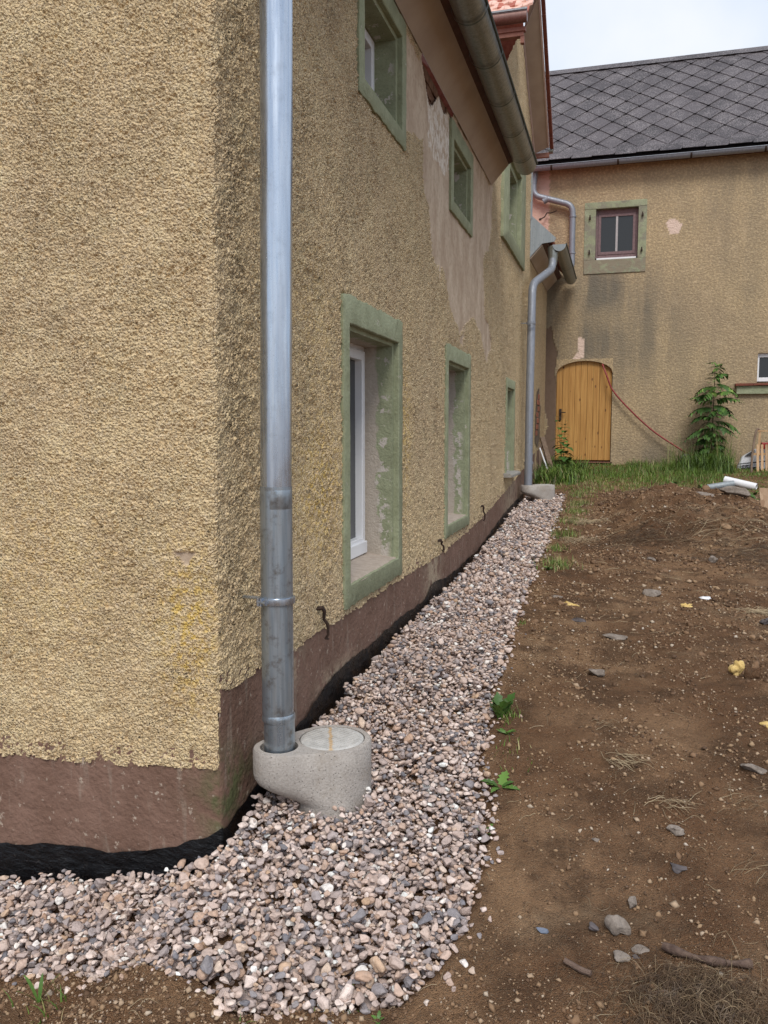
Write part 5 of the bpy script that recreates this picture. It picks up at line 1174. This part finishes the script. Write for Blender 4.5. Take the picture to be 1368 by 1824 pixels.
blades('weeds_under_sapling', X0, Y0, rng.uniform(.1, .36, n), rng.uniform(.2, .9, n), rng.uniform(0, 6.28, n), rng.uniform(.003, .007, n), np.clip(rng.normal(.25, .2, n), 0, 1), 'grass', 'dense dark weeds round the foot of the sapling', 'weeds')
stone('stone', 2.22, 11.35, .13, 'greyslab', 'grey rock leaning on the wall left of the sapling', sq=(1, .5, .9), seed=50, sink=.1)

# ------------------------------------------------------------------ things left about
def gz(x, y): return float(soil_z(x, y))
t_ = MB().bar((.30, 9.10, .60), (.21, 9.20, 1.08), .05, .03); 
tag(MB().bar((.20, 10.45, .70), (.03, 10.75, 1.17), .075, .03).build('plank', 'oldwood', None), 'weathered brown plank leaning in the corner behind the far downpipe', 'plank')
tag(MB().bar((.02, 10.55, .70), (.015, 10.6, 1.08), .09, .03, up=(1, 0, 0)).build('plank', 'oldwood', None), 'short upright plank against the wall behind the far downpipe', 'plank')
tag(MB().tube([(.19, 10.1, .66), (.05, 10.15, 1.02)], .011, 10).build('white_tube', 'pvc', None, smooth=True), 'thin white tube leaning on the wall behind the far downpipe', 'tube')
def open_pipe(name, p0, p1, r, mat, label):
    p0, p1 = Vector(p0), Vector(p1)
    m_ = MB().tube([p0, p1], r, 24, cap=False).tube([p1, p0], r - .006, 24, cap=False)
    tag(m_.build(name, mat, None, smooth=True), label, 'pipe')
open_pipe('drain_pipe', (2.50, 9.15, .64), (2.86, 9.0, .56), .05, 'pvc', 'white plastic drain pipe lying in the grass')
open_pipe('drain_pipe', (2.28, 8.98, .545), (2.60, 9.02, .60), .042, 'flash', 'grey plastic drain pipe lying in the grass beside the white one')
# chipboard sheet standing at the right edge
tag(MB().prism([(2.535, 6.60, .70), (3.3, 6.5, .70), (3.3, 6.50, .10), (2.60, 6.60, .10)], (.004, .02, 0)).build('chipboard', 'osb', None), 'chipboard sheet standing upright in the soil at the right edge', 'board')
# sledge leaning against the wall
sg = empty('sledge', (3.2, 10.9, .62), 'old wooden sledge with curved runners leaning on the outbuilding wall', 'sledge')
for x_ in (3.05, 3.42):
    MB().tube(smooth_path([(x_, 10.75, .42), (x_, 10.82, .85), (x_ + .05, 10.93, 1.22), (x_ + .09, 11.0, 1.30), (x_ + .13, 11.02, 1.26)], 5), .016, 8).build('runner', 'oldwood', sg, smooth=True)
for x_ in (3.14, 3.20, 3.26, 3.32, 3.38): MB().bar((x_, 10.79, .50), (x_, 10.96, 1.07), .035, .012).build('slat', 'lightwood', sg, bevel=.003)
for z_, y_ in ((.62, 10.80), (.93, 10.92)): MB().bar((3.06, y_ + .02, z_), (3.43, y_ + .02, z_), .025, .035).build('crossbar', 'lightwood', sg)
MB().bar((3.12, 10.99, 1.27), (3.5, 10.99, 1.27), .03, .02).build('crossbar', 'lightwood', sg)
MB().bar((3.16, 10.96, .9), (3.17, 11.0, 1.26), .03, .03).build('upright', 'lightwood', sg)
sh = empty('shovel', (3.32, 10.68, .58), 'blue shovel with wooden shaft standing in front of the sledge', 'shovel')
MB().tube([(3.31, 10.70, .60), (3.32, 10.78, 1.24)], .012, 10).build('shaft', 'lightwood', sh, smooth=True)
MB().tube([(3.27, 10.79, 1.30), (3.37, 10.79, 1.30)], .010, 8).bar((3.27, 10.79, 1.30), (3.305, 10.785, 1.23), .02, .012).bar((3.37, 10.79, 1.30), (3.335, 10.785, 1.23), .02, .012).box((3.30, 10.77, 1.19), (3.34, 10.80, 1.235)).build('grip', 'blue', sh)
MB().box((3.16, 10.66, .46), (3.27, 10.70, .64)).build('blue_tub', 'blue', None) and tag(bpy.data.objects['blue_tub'], 'blue plastic tub piece standing in the grass before the sledge', 'tub')
MB().box((3.31, 10.66, .46), (3.46, 10.68, .63)).build('blade', 'blue', sh)
SK = Vector((.10, -.05, -.12))
bg_ = empty('sack', (2.95, 11.1, .66), 'white printed building sack with red foot leaning behind the sledge', 'sack')
MB().prism([(2.80, 11.15, .66), (3.18, 11.10, .66), (3.18, 11.22, 1.13), (3.04, 11.22, 1.12), (2.86, 11.24, 1.0), (2.80, 11.2, .84)], (0, .10, 0)).build('body', 'bag', bg_, bevel=.02)
MB().prism([(2.795, 11.14, .67), (3.19, 11.09, .67), (3.19, 11.12, .80), (2.80, 11.165, .72)], (0, .004, 0)).build('red_band', 'red', bg_)
MB().prism([(2.80, 11.170, .885), (3.18, 11.125, .935), (3.18, 11.130, .955), (2.80, 11.175, .90)], (0, .004, 0)).build('black_stripe', 'blackp', bg_)
MB().prism([(2.90, 11.205, 1.02), (3.02, 11.18, 1.03), (3.03, 11.20, 1.11), (3.0, 11.20, 1.09)], (0, .02, 0)).build('black_triangle', 'blackp', bg_)
for r_, (z_, xa, n_) in enumerate(((.855, 2.83, 4), (.82, 2.85, 6), (.79, 2.84, 3))):
    m_ = MB(); x_ = xa
    for k_ in range(n_): w_ = .018 + .014 * ((k_ * 7 + r_ * 3) % 3); m_.box((x_, 11.135 + .035 * (z_ - .79) / .065 - (x_ - 2.8) * .118, z_ + (x_ - 2.8) * .1), (x_ + w_, 11.139 + .035, z_ + .016 + (x_ - 2.8) * .1)); x_ += w_ + .012
    m_.build('print', 'blackp', bg_)
bg_.location += SK
tag(MB().box((3.2, 11.0, 1.0), (3.34, 11.12, 1.10)).build('red_box', 'red', None, bevel=.01), 'red plastic box on the slats behind the sledge', 'box')
sc_p = [(3.30 + .05 * (1 - t * .55) * math.cos(7 * t), 10.60, .80 + .05 * (1 - t * .55) * math.sin(7 * t)) for t in np.linspace(0, 1, 24)]
tag(MB().tube([(3.5, 10.6, .84), (3.40, 10.6, .86)] + sc_p, .007, 8).build('iron_scroll', 'iron', None, smooth=True), 'curled wrought iron scroll in front of the sledge', 'ironwork')

print('triangles', sum(len(o.data.loops) - 2 * len(o.data.polygons) for o in S.objects if o.type == 'MESH'))
